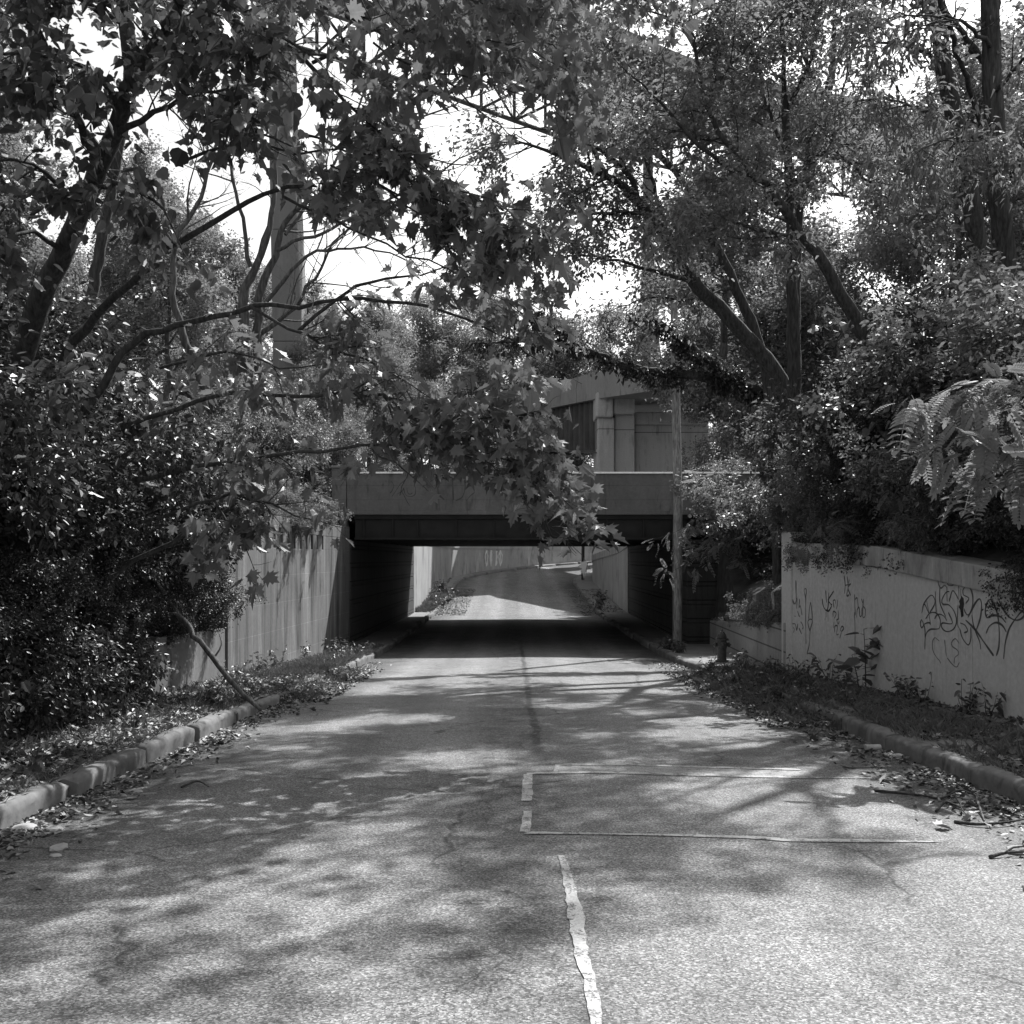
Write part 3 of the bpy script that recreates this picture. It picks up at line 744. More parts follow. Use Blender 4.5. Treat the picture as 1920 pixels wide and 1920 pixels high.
b.hexa([(17.5, 45, 10.4), (27, 49, 10.4), (15, d0+1.4, 12.44), (5.76, d0-0.01, 12.44)], [(17.5, 45, 12.2), (27, 49, 12.2), (15, d0+1.4, 14.24), (5.76, d0-0.01, 14.24)])
off(b.build('deck', M['deck'], va), va)
for k in range(2):
    b = MB(); gx = 0.5 + k * 3.2
    for a, c in ((d0+0.6 if k == 0 else 80.0, d1), (d1, d2)):
        xa, xc = vline(0, 0, a) + gx, vline(0, 0, c) + gx
        b.slab((xa, a), (xc, c), -0.06, zbot(a)-3.6, zbot(a)-0.01, zbot(c)-3.3, zbot(c)-0.01, 1)
        b.slab((xa-0.25, a), (xc-0.25, c), -0.56, zbot(a)-3.7, zbot(a)-3.61, zbot(c)-3.4, zbot(c)-3.31, 1)
        for u in np.arange(0.04, 1, 0.085):
            y = a + (c-a)*u; x = xa + (xc-xa)*u
            b.box((x-0.22, y-0.03, zbot(y)-3.4), (x-0.005, y+0.03, zbot(y)-0.05))
    off(b.build('girder', M['steel2'], va), va)

hv = empty('high_viaduct', (-15.7, 76, 1.0)); tag(hv, 'very high viaduct on slender tapering concrete piers, its tallest pier behind the bare tree', 'viaduct')
def taper(levels, d, dep):
    b = MB()
    for (a, c) in zip(levels[:-1], levels[1:]):
        f = lambda e: [(P(e[0], e[2], d)[0], d, P(0, e[2], d)[2]), (P(e[1], e[2], d)[0], d, P(0, e[2], d)[2]), (P(e[1], e[2], d)[0], d+dep, P(0, e[2], d)[2]), (P(e[0], e[2], d)[0], d+dep, P(0, e[2], d)[2])]
        b.hexa(f(a), f(c))
    off(b.build('pier', M['tall_pier'], hv, bevel=0.08), hv)
taper([(512, 572, 1000), (511, 566, 640), (507, 558, 430), (503, 546, 200), (500, 540, -52)], 75.0, 2.4)
taper([(1186, 1246, 720), (1197, 1237, 640), (1207, 1231, 545), (1212, 1226, 470), (1213, 1224, 250)], 100.0, 3.0)
taper([(1300, 1345, 720), (1315, 1340, 620), (1318, 1334, 500), (1320, 1330, 320)], 112.0, 3.0)
line = catmull(np.array([(-60, 52, 0), (-16, 76, 0), (14, 100, 0), (37, 110, 0), (75, 124, 0)], float), 4.0)
tl = norm(np.gradient(line, axis=0)); nl_ = np.stack([-tl[:, 1], tl[:, 0], 0*tl[:, 0]], -1)
b = MB(); t_ = MB()
for i in range(len(line) - 1):
    q = [line[i] - nl_[i]*6, line[i+1] - nl_[i+1]*6, line[i+1] + nl_[i+1]*6, line[i] + nl_[i]*6]
    b.hexa([(p[0], p[1], 44.6) for p in q], [(p[0], p[1], 45.8) for p in q])
    for sd in (-4.5, 4.5):
        A_ = line[i] + nl_[i]*sd; B_ = line[i+1] + nl_[i+1]*sd; z0 = np.array((0, 0, 40.6)); z1 = np.array((0, 0, 44.4))
        t_.tube([A_ + z0, B_ + z0], 0.22, 4); t_.tube([A_ + z1, B_ + z1], 0.22, 4); t_.tube([A_ + z0, A_ + z1], 0.14, 4); t_.tube([A_ + (z0 if i % 2 else z1), B_ + (z1 if i % 2 else z0)], 0.14, 4)
    t_.tube([line[i] - nl_[i]*4.5 + np.array((0, 0, 40.6)), line[i] + nl_[i]*4.5 + np.array((0, 0, 40.6))], 0.14, 4)
off(b.build('deck', M['deck'], hv), hv); off(t_.build('truss', M['steel2'], hv), hv)

# ---------------------------------------------------------------- street furniture
up = empty('utility_pole', (4.86, 31.4, float(zr(31.4)) + 0.1)); tag(up, 'tall wooden utility pole at the right corner of the underpass', 'utility pole')
b = MB(); bz = float(zr(31.4)) + 0.05
pp = catmull(np.array([(4.86, 31.4, bz, 0.145), (4.88, 31.4, 3.0, 0.135), (4.82, 31.45, 7.0, 0.12), (4.76, 31.5, 10.3, 0.105)]), 0.4)
b.tube(pp[:, :3], pp[:, 3], 16); off(b.build('pole', M['pole'], up, smooth=True), up)
b = MB(); b.box((4.70, 31.24, 1.1), (4.79, 31.255, 1.25)); off(b.build('tag_plate', M['can'], up), up)
b = MB(); b.tube([(4.72, 31.33, bz), (4.725, 31.33, 2.4)], 0.014, 6); off(b.build('ground_wire', M['steel2'], up), up)
wp = MB(); x, y = path(74.6, 4.85); wp.tube([(float(x), float(y), float(zr(74.6))), (float(x)+.02, float(y), 3.6)], [0.115, 0.105], 12)
wp = wp.build('wooden_post', M['bark'], smooth=True); tag(wp, 'dark wooden post on the right sidewalk beyond the underpass', 'post')

hx, hy = 4.92, 25.0; hz = float(walk_z(hy, hx))
hy_ = empty('fire_hydrant', (hx, hy, hz)); tag(hy_, 'dark fire hydrant with a domed bonnet on the right sidewalk', 'fire hydrant')
b = MB(); b.lathe([(0.0, -0.1), (0.115, -0.1), (0.115, 0.0), (0.16, 0.0), (0.16, 0.035), (0.112, 0.04), (0.105, 0.10), (0.103, 0.30), (0.12, 0.36), (0.122, 0.44), (0.108, 0.47), (0.106, 0.50), (0.155, 0.505), (0.155, 0.535), (0.0, 0.535)], n=24)
for k in range(8):
    a = k * math.pi / 4; b.lathe([(0.0, 0.53), (0.014, 0.53), (0.014, 0.552), (0.0, 0.552)], (0.135*math.cos(a), 0.135*math.sin(a), 0), 6)
b.build('barrel', M['iron'], hy_, smooth=True)
b = MB(); b.lathe([(0.0, 0.536), (0.115, 0.536), (0.113, 0.58), (0.10, 0.63), (0.075, 0.67), (0.06, 0.68), (0.06, 0.695), (0.045, 0.71), (0.0, 0.71)], n=24)
bo = b.build('bonnet', M['iron'], hy_, smooth=True)
b = MB(); b.lathe([(0.0, 0.711), (0.028, 0.711), (0.024, 0.75), (0.012, 0.765), (0.0, 0.765)], n=5); b.build('operating_nut', M['iron'], bo)
for ax, sg in (('x', -1), ('x', 1), ('y', 1)):
    b = MB(); R = 0.07 if ax == 'y' else 0.052
    pr = [(0.0, 0.09), (R*0.8, 0.09), (R*0.8, 0.135), (R*1.15, 0.137), (R*1.15, 0.175), (R*0.95, 0.185), (0.02, 0.188), (0.018, 0.215), (0.0, 0.215)]
    b.lathe([(r_, z_*1.0) for r_, z_ in pr], (0, 0, 0), 16, ax)
    b.v = [((x*sg, y, z+0.40) if ax == 'x' else (x, y*1.0, z+0.40)) for x, y, z in b.v]
    if sg < 0: b.f = [f[::-1] for f in b.f]
    b.build('nozzle_cap', M['iron'], hy_, smooth=True)
b = MB(); ch = catmull(np.array([(-0.16, 0, 0.36), (-0.20, 0.01, 0.24), (-0.15, 0.02, 0.15), (-0.11, 0.0, 0.2)]), 0.03); b.tube(ch, 0.006, 5); b.build('chain', M['iron'], hy_)
# ---------------------------------------------------------------- leaves
def half_pairs(pts):
    """right-hand outline (x>=0) from base to tip -> two halves folded on the midrib"""
    n = len(pts); mid = [(0, p[1]) for p in (pts[0], pts[-1])]
    return pts
def leaf_template(outline, fold=0.12, droop=0.12):
    """outline: right half from base (0,0) to tip (0,1); two n-gons meeting at the midrib"""
    r = [(x, y, abs(x) * fold - droop * y * y) for x, y in outline]
    l = [(-x, y, z) for x, y, z in r]
    v = r + l[1:-1]; n = len(r)
    f1 = list(range(n)); f2 = [0] + [n - 1] + [n + i for i in range(n - 2)][::-1]
    return np.array(v), [f1[::-1], f2[::-1]]
MAPLE = leaf_template([(0, 0), (0.10, -0.02), (0.34, -0.10), (0.27, 0.08), (0.55, 0.22), (0.38, 0.28), (0.62, 0.56), (0.40, 0.50), (0.24, 0.46), (0.30, 0.72), (0.14, 0.70), (0, 1.0)], 0.22, 0.2)
BROAD = leaf_template([(0, 0), (0.20, -0.03), (0.42, 0.16), (0.46, 0.42), (0.28, 0.62), (0.34, 0.76), (0.12, 0.84), (0, 1.0)], 0.2, 0.22)
OVAL = leaf_template([(0, 0), (0.2, 0.14), (0.29, 0.42), (0.18, 0.78), (0, 1.0)], 0.25, 0.15)
LANCE = leaf_template([(0, 0), (0.14, 0.2), (0.16, 0.45), (0, 1.0)], 0.3, 0.25)
DIAM = (np.array([(0, 0, 0), (0.30, 0.42, 0.06), (0, 1, -0.1), (-0.30, 0.42, 0.06)]), [[0, 1, 2, 3]])
def pinnate_template(n=9, lf=0.30):
    vs = []; fs = []
    def leaflet(bx, by, bz, ang, L):
        c, s = math.cos(ang), math.sin(ang); k = len(vs)
        for x, y, z in ((0, 0, 0), (0.20, 0.25, 0.03), (0.22, 0.6, 0.02), (0, 1, -0.08), (-0.22, 0.6, 0.02), (-0.20, 0.25, 0.03)):
            vs.append((bx + L*(c*x + s*y), by + L*(-s*x + c*y), bz + L*z))
        fs.append([k, k+1, k+2, k+3, k+4, k+5])
    for i in range(n):
        y = 0.16 + 0.78 * i / (n - 1); z = -0.30 * y * y
        L = lf * (0.75 + 0.35 * math.sin(math.pi * (i + 1) / (n + 1)))
        for sg in (-1, 1): leaflet(0.0, y, z, sg * 1.15, L)
    leaflet(0, 0.95, -0.28, 0, lf)
    k = len(vs)
    for y in (0, 0.5, 0.97): vs += [(-0.008, y, -0.30*y*y), (0.008, y, -0.30*y*y)]
    fs += [[k, k+1, k+3, k+2], [k+2, k+3, k+5, k+4]]
    return np.array(vs), fs
PINN = pinnate_template()
PINN_FINE = pinnate_template(8, 0.22)

def leaf_mesh(name, tmpl, pos, dirs, ups, size, rng, spread=1.0):
    tv, tf = tmpl; N = len(pos); V = len(tv)
    y = norm(dirs); x = norm(np.cross(y, ups)); z = np.cross(x, y)
    R = np.stack([x, y, z], 1)                       # rows
    q = np.stack([rng.uniform(0.72, 1.12, N), np.ones(N), rng.normal(1.3, 1.3, N)], -1)
    v = np.einsum('nvk,nkj->nvj', tv[None] * q[:, None], R) * size[:, None, None] + pos[:, None]
    lp = np.concatenate([np.array(f) for f in tf]); cn = np.array([len(f) for f in tf])
    loops = (lp[None] + (np.arange(N) * V)[:, None]).ravel(); counts = np.tile(cn, N)
    var = np.repeat(np.clip(rng.normal(0.5, 0.25, N), 0, 1), len(tf))
    return fast_mesh(name, v.reshape(-1, 3), loops, counts, False, var)

def tubes_mesh(name, tubes):
    """tubes: list of (pts, radii, sides)"""
    Vs = []; Ls = []; Cs = []; base = 0
    for pts, rad, n in tubes:
        k = len(pts)
        if k < 2: continue
        t = norm(np.gradient(pts, axis=0))
        u = np.cross(t, (0.0, 0.0, 1.0)); bad = np.linalg.norm(u, axis=1) < 0.15
        u[bad] = np.cross(t[bad], (1.0, 0.0, 0.0)); u = norm(u)
        for i in range(1, k):
            q = u[i-1] - t[i] * np.dot(u[i-1], t[i]); ln = np.linalg.norm(q)
            if ln > 1e-6: u[i] = q / ln
        w = np.cross(t, u); a = np.arange(n) * 2 * math.pi / n
        ring = pts[:, None] + rad[:, None, None] * (np.cos(a)[None, :, None] * u[:, None] + np.sin(a)[None, :, None] * w[:, None])
        i = np.repeat(np.arange(k-1), n); j = np.tile(np.arange(n), k-1); j2 = (j+1) % n
        Vs.append(ring.reshape(-1, 3)); Ls.append((np.stack([i*n+j, i*n+j2, (i+1)*n+j2, (i+1)*n+j], -1) + base).ravel()); Cs.append(np.full(len(i), 4))
        base += k * n
    return fast_mesh(name, np.vstack(Vs), np.concatenate(Ls), np.concatenate(Cs), True)

# ---------------------------------------------------------------- growth
def curve_branch(rng, p0, d0, L, nseg, wob, up, r0, r1):
    pts = [p0]; d = norm(d0)
    for i in range(nseg):
        d = norm(d + rng.normal(0, wob, 3) + np.array((0, 0, up)))
        pts.append(pts[-1] + d * L / nseg)
    return np.array(pts), np.linspace(r0, r1, nseg + 1)

def side_dir(rng, t, ang, flat=0.0):
    a = rng.normal(0, 1, 3); a[2] *= (1 - flat); a -= t * np.dot(a, t); a = norm(a)
    return norm(t * math.cos(ang) + a * math.sin(ang))

def grow(limbs, seed, sp2=0.35, L2=1.2, sp3=0.16, L3=0.4, f0=0.25, up2=0.03, up3=0.0, flat=0.3, leaf_sp=0.06, leaf_from3=0.1, taperL=0.55, ang2=(0.6, 1.2), sides=8, twig_r=0.003, wob=0.16, step=0.25, rough=0.02):
    """limbs: list of arrays (x, y, z, r). Returns tubes and leaf sites (pos, dir)"""
    rng = np.random.default_rng(seed); tubes = []; P0 = []; D0 = []
    for lb in limbs:
        f00 = f0; l2 = L2; s2 = sp2
        if isinstance(lb, dict): f00 = lb.get('f0', f0); l2 = lb.get('L2', L2); s2 = lb.get('sp2', sp2); lb = lb['p']
        c = catmull(lb, step); pts = c[:, :3].copy(); rad = np.maximum(c[:, 3], twig_r)
        pts[1:-1] += rng.normal(0, rough, (len(pts)-2, 3)) 
        tubes.append((pts, rad, sides if rad.max() > 0.03 else 6))
        seg = np.linalg.norm(np.diff(pts, axis=0), axis=1); cum = np.concatenate([[0], np.cumsum(seg)]); L = cum[-1]
        n2 = max(1, int(L * (1 - f00) / s2)) if s2 < 90 else 0
        for a in np.sort(rng.uniform(f00, 1.0, n2)).tolist() + ([1.0] if s2 < 90 else []):
            i = min(np.searchsorted(cum, a * L, 'right') - 1, len(pts) - 2)
            fr = (a * L - cum[i]) / max(seg[i], 1e-6); p = pts[i] + (pts[i+1] - pts[i]) * min(fr, 1)
            t = norm(pts[i+1] - pts[i]); rr = rad[i]
            d = side_dir(rng, t, rng.uniform(*ang2) if a < 1 else 0.2, flat)
            ln = l2 * rng.uniform(0.55, 1.15) * (1 - taperL * (a - f00) / max(1 - f00, 1e-3))
            r2 = min(rr * 0.55, 0.012 * ln + 0.003)
            q, qr = curve_branch(rng, p, d, ln, 5, wob, up2, max(r2, twig_r), twig_r)
            tubes.append((q, qr, 4))
            n3 = max(1, int(ln / sp3))
            for b in rng.uniform(0.15, 1.0, n3):
                k = min(int(b * 5), 4); p3 = q[k] + (q[k+1] - q[k]) * (b*5 - k); t3 = norm(q[k+1] - q[k])
                d3 = side_dir(rng, t3, rng.uniform(0.5, 1.1), flat)
                l3 = L3 * rng.uniform(0.5, 1.2) * (1.1 - 0.5 * b)
                w, wr = curve_branch(rng, p3, d3, l3, 3, wob, up3, twig_r * 1.1, twig_r * 0.6)
                tubes.append((w, wr, 3))
                nl = max(1, int(l3 / leaf_sp))
                for u in rng.uniform(leaf_from3, 1.0, nl):
                    kk = min(int(u * 3), 2); P0.append(w[kk] + (w[kk+1] - w[kk]) * (u*3 - kk)); D0.append(norm(w[kk+1] - w[kk]))
            nl = max(1, int(ln * 0.5 / leaf_sp))
            for u in rng.uniform(0.5, 1.0, nl):
                k = min(int(u * 5), 4); P0.append(q[k] + (q[k+1] - q[k]) * (u*5 - k)); D0.append(norm(q[k+1] - q[k]))
    return tubes, np.array(P0).reshape(-1, 3), np.array(D0).reshape(-1, 3)

def foliage(name, tmpl, pos, dirs, size, seed, mat, parent, maxn=None, droop=0.35, jit=0.55, sjit=0.3, stem=0.25, keep=None, mult=1, js=0.08):
    rng = np.random.default_rng(seed)
    if mult > 1:
        pos = np.repeat(pos, mult, 0) + rng.normal(0, js, (len(pos)*mult, 3)); dirs = np.repeat(dirs, mult, 0)
    if keep is not None:
        k = keep(pos); pos = pos[k]; dirs = dirs[k]
    if maxn and len(pos) > maxn:
        k = rng.choice(len(pos), maxn, replace=False); pos = pos[k]; dirs = dirs[k]
    N = len(pos)
    a = rng.normal(0, 1, (N, 3)); a[:, 2] *= 0.35
    d = norm(dirs * 0.55 + norm(a) * 0.8 + np.array((0, 0, -droop)))
    up = norm(np.array((0, 0, 1.0)) + rng.normal(0, jit, (N, 3)))
    sz = size * np.clip(rng.normal(1.0, sjit, N), 0.45, 1.7)
    return link_mesh(name, leaf_mesh(name, tmpl, pos + d * sz[:, None] * stem * 0.5, d, up, sz, rng), mat, parent)

def px_limb(pts):
    """(x, y, d, width in photo pixels) -> (X, Y, Z, radius)"""
    return np.array([np.append(P(x, y, d), w * d / (2 * F)) for x, y, d, w in pts])

def centre(root, *objs):
    for o in objs: o.location = (-root.location.x, -root.location.y, -root.location.z)

def plant(name, loc, label, cat, group, limbs, seed, bark, tmpl, leafmat, size, maxn=None, gk=None, fk=None, trunk_name='trunk', crown_name='crown', world=True):
    root = empty(name, loc); tag(root, label, cat, group)
    tb, pp, dd = grow(limbs, seed, **(gk or {}))
    t = link_mesh(trunk_name, tubes_mesh(trunk_name, tb), bark, root)
    c = foliage(crown_name, tmpl, pp, dd, size, seed + 1, leafmat, root, maxn, **(fk or {}))
    if world: centre(root, t, c)
    return root, len(pp)

def gz(x, y): return float(terrain_z(x, y))

# openings between the boughs, as cones of thin foliage in front of where the eye stands
def gaps(pos, seed, boxes):
    r_ = np.random.default_rng(seed); px = 960 + F * pos[:, 0] / pos[:, 1]; py = HZ - F * (pos[:, 2] - EYE) / pos[:, 1]; u = r_.uniform(0, 1, len(pos)); ok = np.ones(len(pos), bool)
    for x0, x1, y0, y1, p in boxes:
        e = ((px - (x0+x1)/2) / ((x1-x0)/2))**2 + ((py - (y0+y1)/2) / ((y1-y0)/2))**2
        ok &= ~((e < 1) & (u < p))
    return ok & sunny(pos, seed)
GAP = [(495, 580, 30, 560, .7), (500, 590, 560, 860, .45), (640, 760, 560, 720, .4), (770, 1030, 160, 345, .96), (560, 840, 415, 540, .9), (400, 520, 270, 520, .85), (640, 1000, 880, 1080, .93), (880, 1200, 925, 1110, .72), (1000, 1200, 700, 900, .7), (300, 480, 330, 560, .5), (470, 680, 850, 1010, .85), (440, 660, 1000, 1110, .6), (-40, 160, 215, 330, .8), (560, 780, 20, 140, .65), (1130, 1290, 30, 120, .7), (620, 1000, 600, 740, .6), (250, 420, 60, 330, .3), (560, 700, 240, 330, .4)]

_e, _a = math.radians(SUN[0]), math.radians(SUN[1])
SV = np.array((math.sin(_a)*math.cos(_e), math.cos(_a)*math.cos(_e), math.sin(_e)))
WIN = [(4.75, 26.3, -.8, 1.1), (4.8, 11.4, 2.9, .95), (-5.8, 27, 3.3, 1.2), (6.3, 25.5, .8, 1.0), (0.5, 28, -1, 1.6), (-4.4, 26, -.8, 1.0), (2.5, 9, -.4, 1.3), (6.6, 22, 3.6, 1.0)]
def sunny(pos, seed):
    r_ = np.random.default_rng(seed + 90); ok = np.ones(len(pos), bool)
    for x, y, z, r in WIN:
        q = pos - np.array((x, y, z)); h = q @ SV; dist = np.linalg.norm(q - h[:, None] * SV, axis=1); ok &= ~((h > r + .4) & (dist < r * r_.uniform(0.7, 1.15, len(pos))))
    return ok

# ---- the big leaning broad-leaved tree at the left
T1 = [px_limb([(-30, 860, 13.6, 66), (30, 690, 13.3, 60), (80, 560, 13, 54), (140, 420, 12.6, 48), (200, 285, 12.2, 44), (256, 130, 11.8, 40)])]
T1b = [px_limb([(256, 130, 11.8, 34), (236, 40, 11.6, 27), (225, -120, 11.2, 20), (240, -320, 11, 8)]),
 px_limb([(258, 130, 11.8, 28), (300, 70, 11.3, 21), (345, 0, 10.8, 17), (420, -120, 10.3, 11), (520, -260, 10, 5)]),
 px_limb([(190, 300, 12.2, 16), (130, 190, 11.7, 12), (70, 50, 11.2, 7), (20, -80, 10.8, 3)]),
 px_limb([(230, 195, 12, 12), (160, 130, 11.4, 9), (60, 100, 10.8, 6), (-60, 110, 10.2, 3)]),
 px_limb([(150, 400, 12.6, 12), (90, 330, 12.0, 9), (20, 300, 11.4, 5), (-60, 320, 11, 3)]),
 px_limb([(215, 250, 12.1, 14), (290, 210, 11.6, 10), (370, 170, 11.1, 7), (450, 180, 10.8, 4), (520, 230, 10.6, 2)]),
 px_limb([(300, 70, 11.3, 14), (380, 60, 10.7, 10), (450, 90, 10.3, 7), (540, 160, 10, 3)]),
 px_limb([(170, 350, 12.4, 10), (240, 350, 11.8, 8), (310, 390, 11.5, 5), (330, 440, 11.4, 2)]),
 px_limb([(120, 470, 12.8, 12), (60, 440, 12.2, 8), (-20, 450, 11.6, 4)]),
 px_limb([(228, 40, 11.6, 15), (150, 0, 11, 10), (60, -20, 10.6, 5)])]
n_l = {}
T1 = [q * np.array((1, 1, 1, .76)) for q in T1]
def two_part(name, loc, label, cat, group, solid, leafy, seed, bark, tmpl, leafmat, size, maxn, gk, fk):
    root = empty(name, loc); tag(root, label, cat, group)
    tb0, p0, d0 = grow([dict(p=s, sp2=99) for s in solid], seed, **dict(gk, rough=0.012))
    tb, pp, dd = grow(leafy, seed + 7, **gk)
    t = link_mesh('trunk', tubes_mesh('trunk', tb0), bark, root)
    b = link_mesh('branches', tubes_mesh('branches', tb), bark, root)
    c = foliage('crown', tmpl, pp, dd, size, seed + 1, leafmat, root, maxn, **fk)
    centre(root, t, b, c); n_l[label[:24]] = len(pp)
    return root
two_part('broadleaf_tree', tuple(P(-30, 860, 13.6)), 'dark broad leaved tree with a thick leaning forked trunk at the upper left', 'tree', None, T1, T1b, 11, M['bark'], BROAD, M['broad'], 0.13, 3000,
    dict(sp2=0.26, L2=1.15, sp3=0.2, L3=0.4, f0=0.12, leaf_sp=0.11, flat=0.2, up2=0.0), dict(droop=0.6, jit=0.6, stem=0.5, mult=5, js=0.13, keep=lambda p: gaps(p, 6, GAP)))

# ---- the maple whose boughs reach over the road
MT = [px_limb([(60, 1010, 14.4, 24), (90, 800, 14, 22), (140, 640, 13.4, 18), (265, 512, 12.5, 12)])]
mb = [[(265, 512, 12.5, 14), (340, 452, 12.2, 15), (430, 402, 12, 13), (500, 362, 11.8, 11), (590, 345, 11.6, 9), (700, 335, 11.4, 7), (830, 350, 11, 5), (960, 400, 10.8, 2)],
 [(530, 368, 11.7, 8), (650, 425, 11.5, 6), (760, 475, 11.3, 5), (880, 525, 11.1, 3), (990, 600, 11, 2)],
 [(345, -50, 11, 14), (430, 0, 11.4, 13), (500, 57, 11.4, 12), (590, 130, 11.3, 10), (680, 220, 11.2, 7), (770, 300, 11, 4), (850, 340, 10.9, 2)],
 [(585, 118, 11.4, 9), (655, 75, 11.3, 8), (755, 58, 11.2, 6), (880, 70, 11, 4), (985, 85, 10.8, 3), (1060, 130, 10.7, 2)],
 [(700, 80, 11.3, 6), (770, 125, 11.2, 5), (855, 143, 11, 4), (960, 165, 10.9, 3), (1040, 200, 10.8, 2)],
 [(420, -70, 10.5, 10), (560, -30, 10.3, 8), (720, -20, 10.1, 6), (880, 5, 9.9, 4), (1000, 30, 9.8, 2)],
 [(560, 250, 11.6, 7), (680, 290, 11.3, 5), (800, 300, 11, 4), (900, 310, 10.9, 2)],
 [(700, 340, 11.4, 6), (800, 400, 11.2, 4), (900, 430, 11, 3), (990, 470, 10.9, 2)],
 [(150, 780, 13.2, 22), (250, 645, 13, 17), (330, 615, 12.8, 15), (400, 592, 12.6, 14), (470, 572, 12.5, 12), (560, 572, 12.4, 10), (650, 562, 12.3, 9), (760, 566, 12.2, 8), (870, 597, 12.1, 6), (960, 645, 12, 4), (1060, 700, 11.9, 2)],
 [(470, 575, 12.5, 9), (540, 610, 12.4, 8), (600, 642, 12.3, 7), (650, 660, 12.2, 6), (730, 700, 12.1, 4), (840, 765, 12, 2)],
 [(560, 620, 12.4, 9), (630, 560, 12.3, 8), (700, 530, 12.2, 7), (760, 515, 12.1, 5), (880, 505, 12, 3), (1000, 500, 12, 2)],
 [(240, 800, 12.9, 13), (420, 738, 12.4, 10), (520, 742, 12.2, 9), (600, 738, 12, 8), (720, 746, 11.8, 7), (790, 785, 11.6, 5), (880, 815, 11.5, 4), (1000, 840, 11.4, 2)],
 [(250, 900, 12.6, 13), (400, 870, 12.2, 11), (510, 852, 12, 9), (600, 848, 11.9, 8), (680, 835, 11.8, 7), (780, 832, 11.7, 6), (900, 850, 11.6, 4), (1010, 890, 11.5, 3), (1070, 950, 11.4, 2)],
 [(820, 800, 11.6, 5), (900, 780, 11.3, 4), (980, 790, 11.1, 3), (1030, 840, 11, 2)], [(850, 845, 11.6, 5), (940, 880, 11.3, 4), (1010, 930, 11.2, 3), (1035, 1000, 11.1, 2), (1090, 1015, 11, 1)],
 [(690, 835, 11.8, 5), (740, 870, 11.5, 4), (780, 900, 11.4, 2)],
 [(260, 980, 12.6, 10), (400, 935, 12.2, 8), (500, 940, 12, 6), (590, 975, 11.8, 3)], [(400, 935, 12.2, 6), (450, 1010, 12, 4), (470, 1050, 11.9, 2)], [(300, 690, 12.9, 8), (420, 660, 12.4, 6), (560, 690, 12.1, 4), (690, 680, 12, 2)],
 [(200, 1085, 12.8, 11), (250, 1055, 12.7, 12), (320, 1015, 12.6, 11), (390, 975, 12.5, 10), (455, 932, 12.4, 8)]]
mb += [[(480, -60, 11.5, 9), (620, 10, 11.6, 8), (760, 95, 11.5, 6), (880, 190, 11.3, 4), (960, 260, 11.2, 2)],
 [(700, -100, 12.5, 9), (840, -40, 12.6, 7), (960, 40, 12.6, 5), (1060, 110, 12.5, 3), (1120, 190, 12.4, 2)],
 [(600, -200, 13, 10), (800, -180, 13.2, 8), (1000, -120, 13.4, 6), (1150, -40, 13.5, 4), (1220, 30, 13.5, 2)],
 [(400, -160, 10, 12), (600, -220, 10, 10), (800, -260, 10, 7), (1000, -220, 10, 4), (1100, -160, 10, 2)],
 [(300, -100, 9.5, 12), (420, -250, 9.3, 10), (600, -330, 9.1, 7), (800, -330, 9, 4), (960, -260, 9, 2)],
 [(350, 300, 12, 8), (470, 270, 11.8, 7), (600, 290, 11.6, 5), (700, 250, 11.4, 3), (800, 240, 11.2, 2)],
 [(300, 150, 12, 9), (420, 200, 11.6, 7), (520, 260, 11.4, 5), (640, 330, 11.2, 2)],
 [(380, -40, 10.6, 9), (500, 60, 10.4, 7), (620, 110, 10.3, 5), (720, 180, 10.2, 2)],
 [(860, -330, 11, 10), (980, -200, 11.5, 8), (1100, -130, 12, 6), (1200, -80, 12.4, 4), (1290, -60, 12.6, 2)], [(700, -260, 9.5, 10), (860, -180, 10, 8), (1000, -110, 10.6, 6), (1120, -60, 11, 3)], [(760, -420, 10.5, 9), (900, -380, 11, 7), (1060, -320, 11.4, 5), (1200, -260, 11.6, 2)],
 [(620, 310, 11.6, 6), (740, 360, 11.3, 5), (860, 380, 11.1, 3), (1000, 395, 11, 2)]]
fol = {0: (0.30, .22), 8: (0.45, .6), 11: (0.2, .22), 12: (0.25, .16), 13: (0.1, .11), 14: (0.1, .11), 19: (0.97, 9)}
ML = []
mb = [[(x, y, d_, w_ * 0.8) for x, y, d_, w_ in l] for l in mb]
for i, l in enumerate(mb):
    f, s = fol.get(i, (0.18, .24)); ML.append(dict(p=px_limb(l), f0=f, sp2=s))
maple = two_part('maple_tree', tuple(P(110, 1010, 13.6)), 'maple with large lobed leaves whose long boughs reach from the left across the road', 'tree', None, MT, ML, 23, M['bark'], MAPLE, M['maple'], 0.15, 5400,
    dict(sp2=0.24, L2=0.8, sp3=0.14, L3=0.32, leaf_sp=0.09, flat=0.45, up2=-0.02, wob=0.14), dict(droop=0.55, jit=0.5, stem=0.7, sjit=0.28, mult=4, js=0.10, keep=lambda p: gaps(p, 5, GAP)))

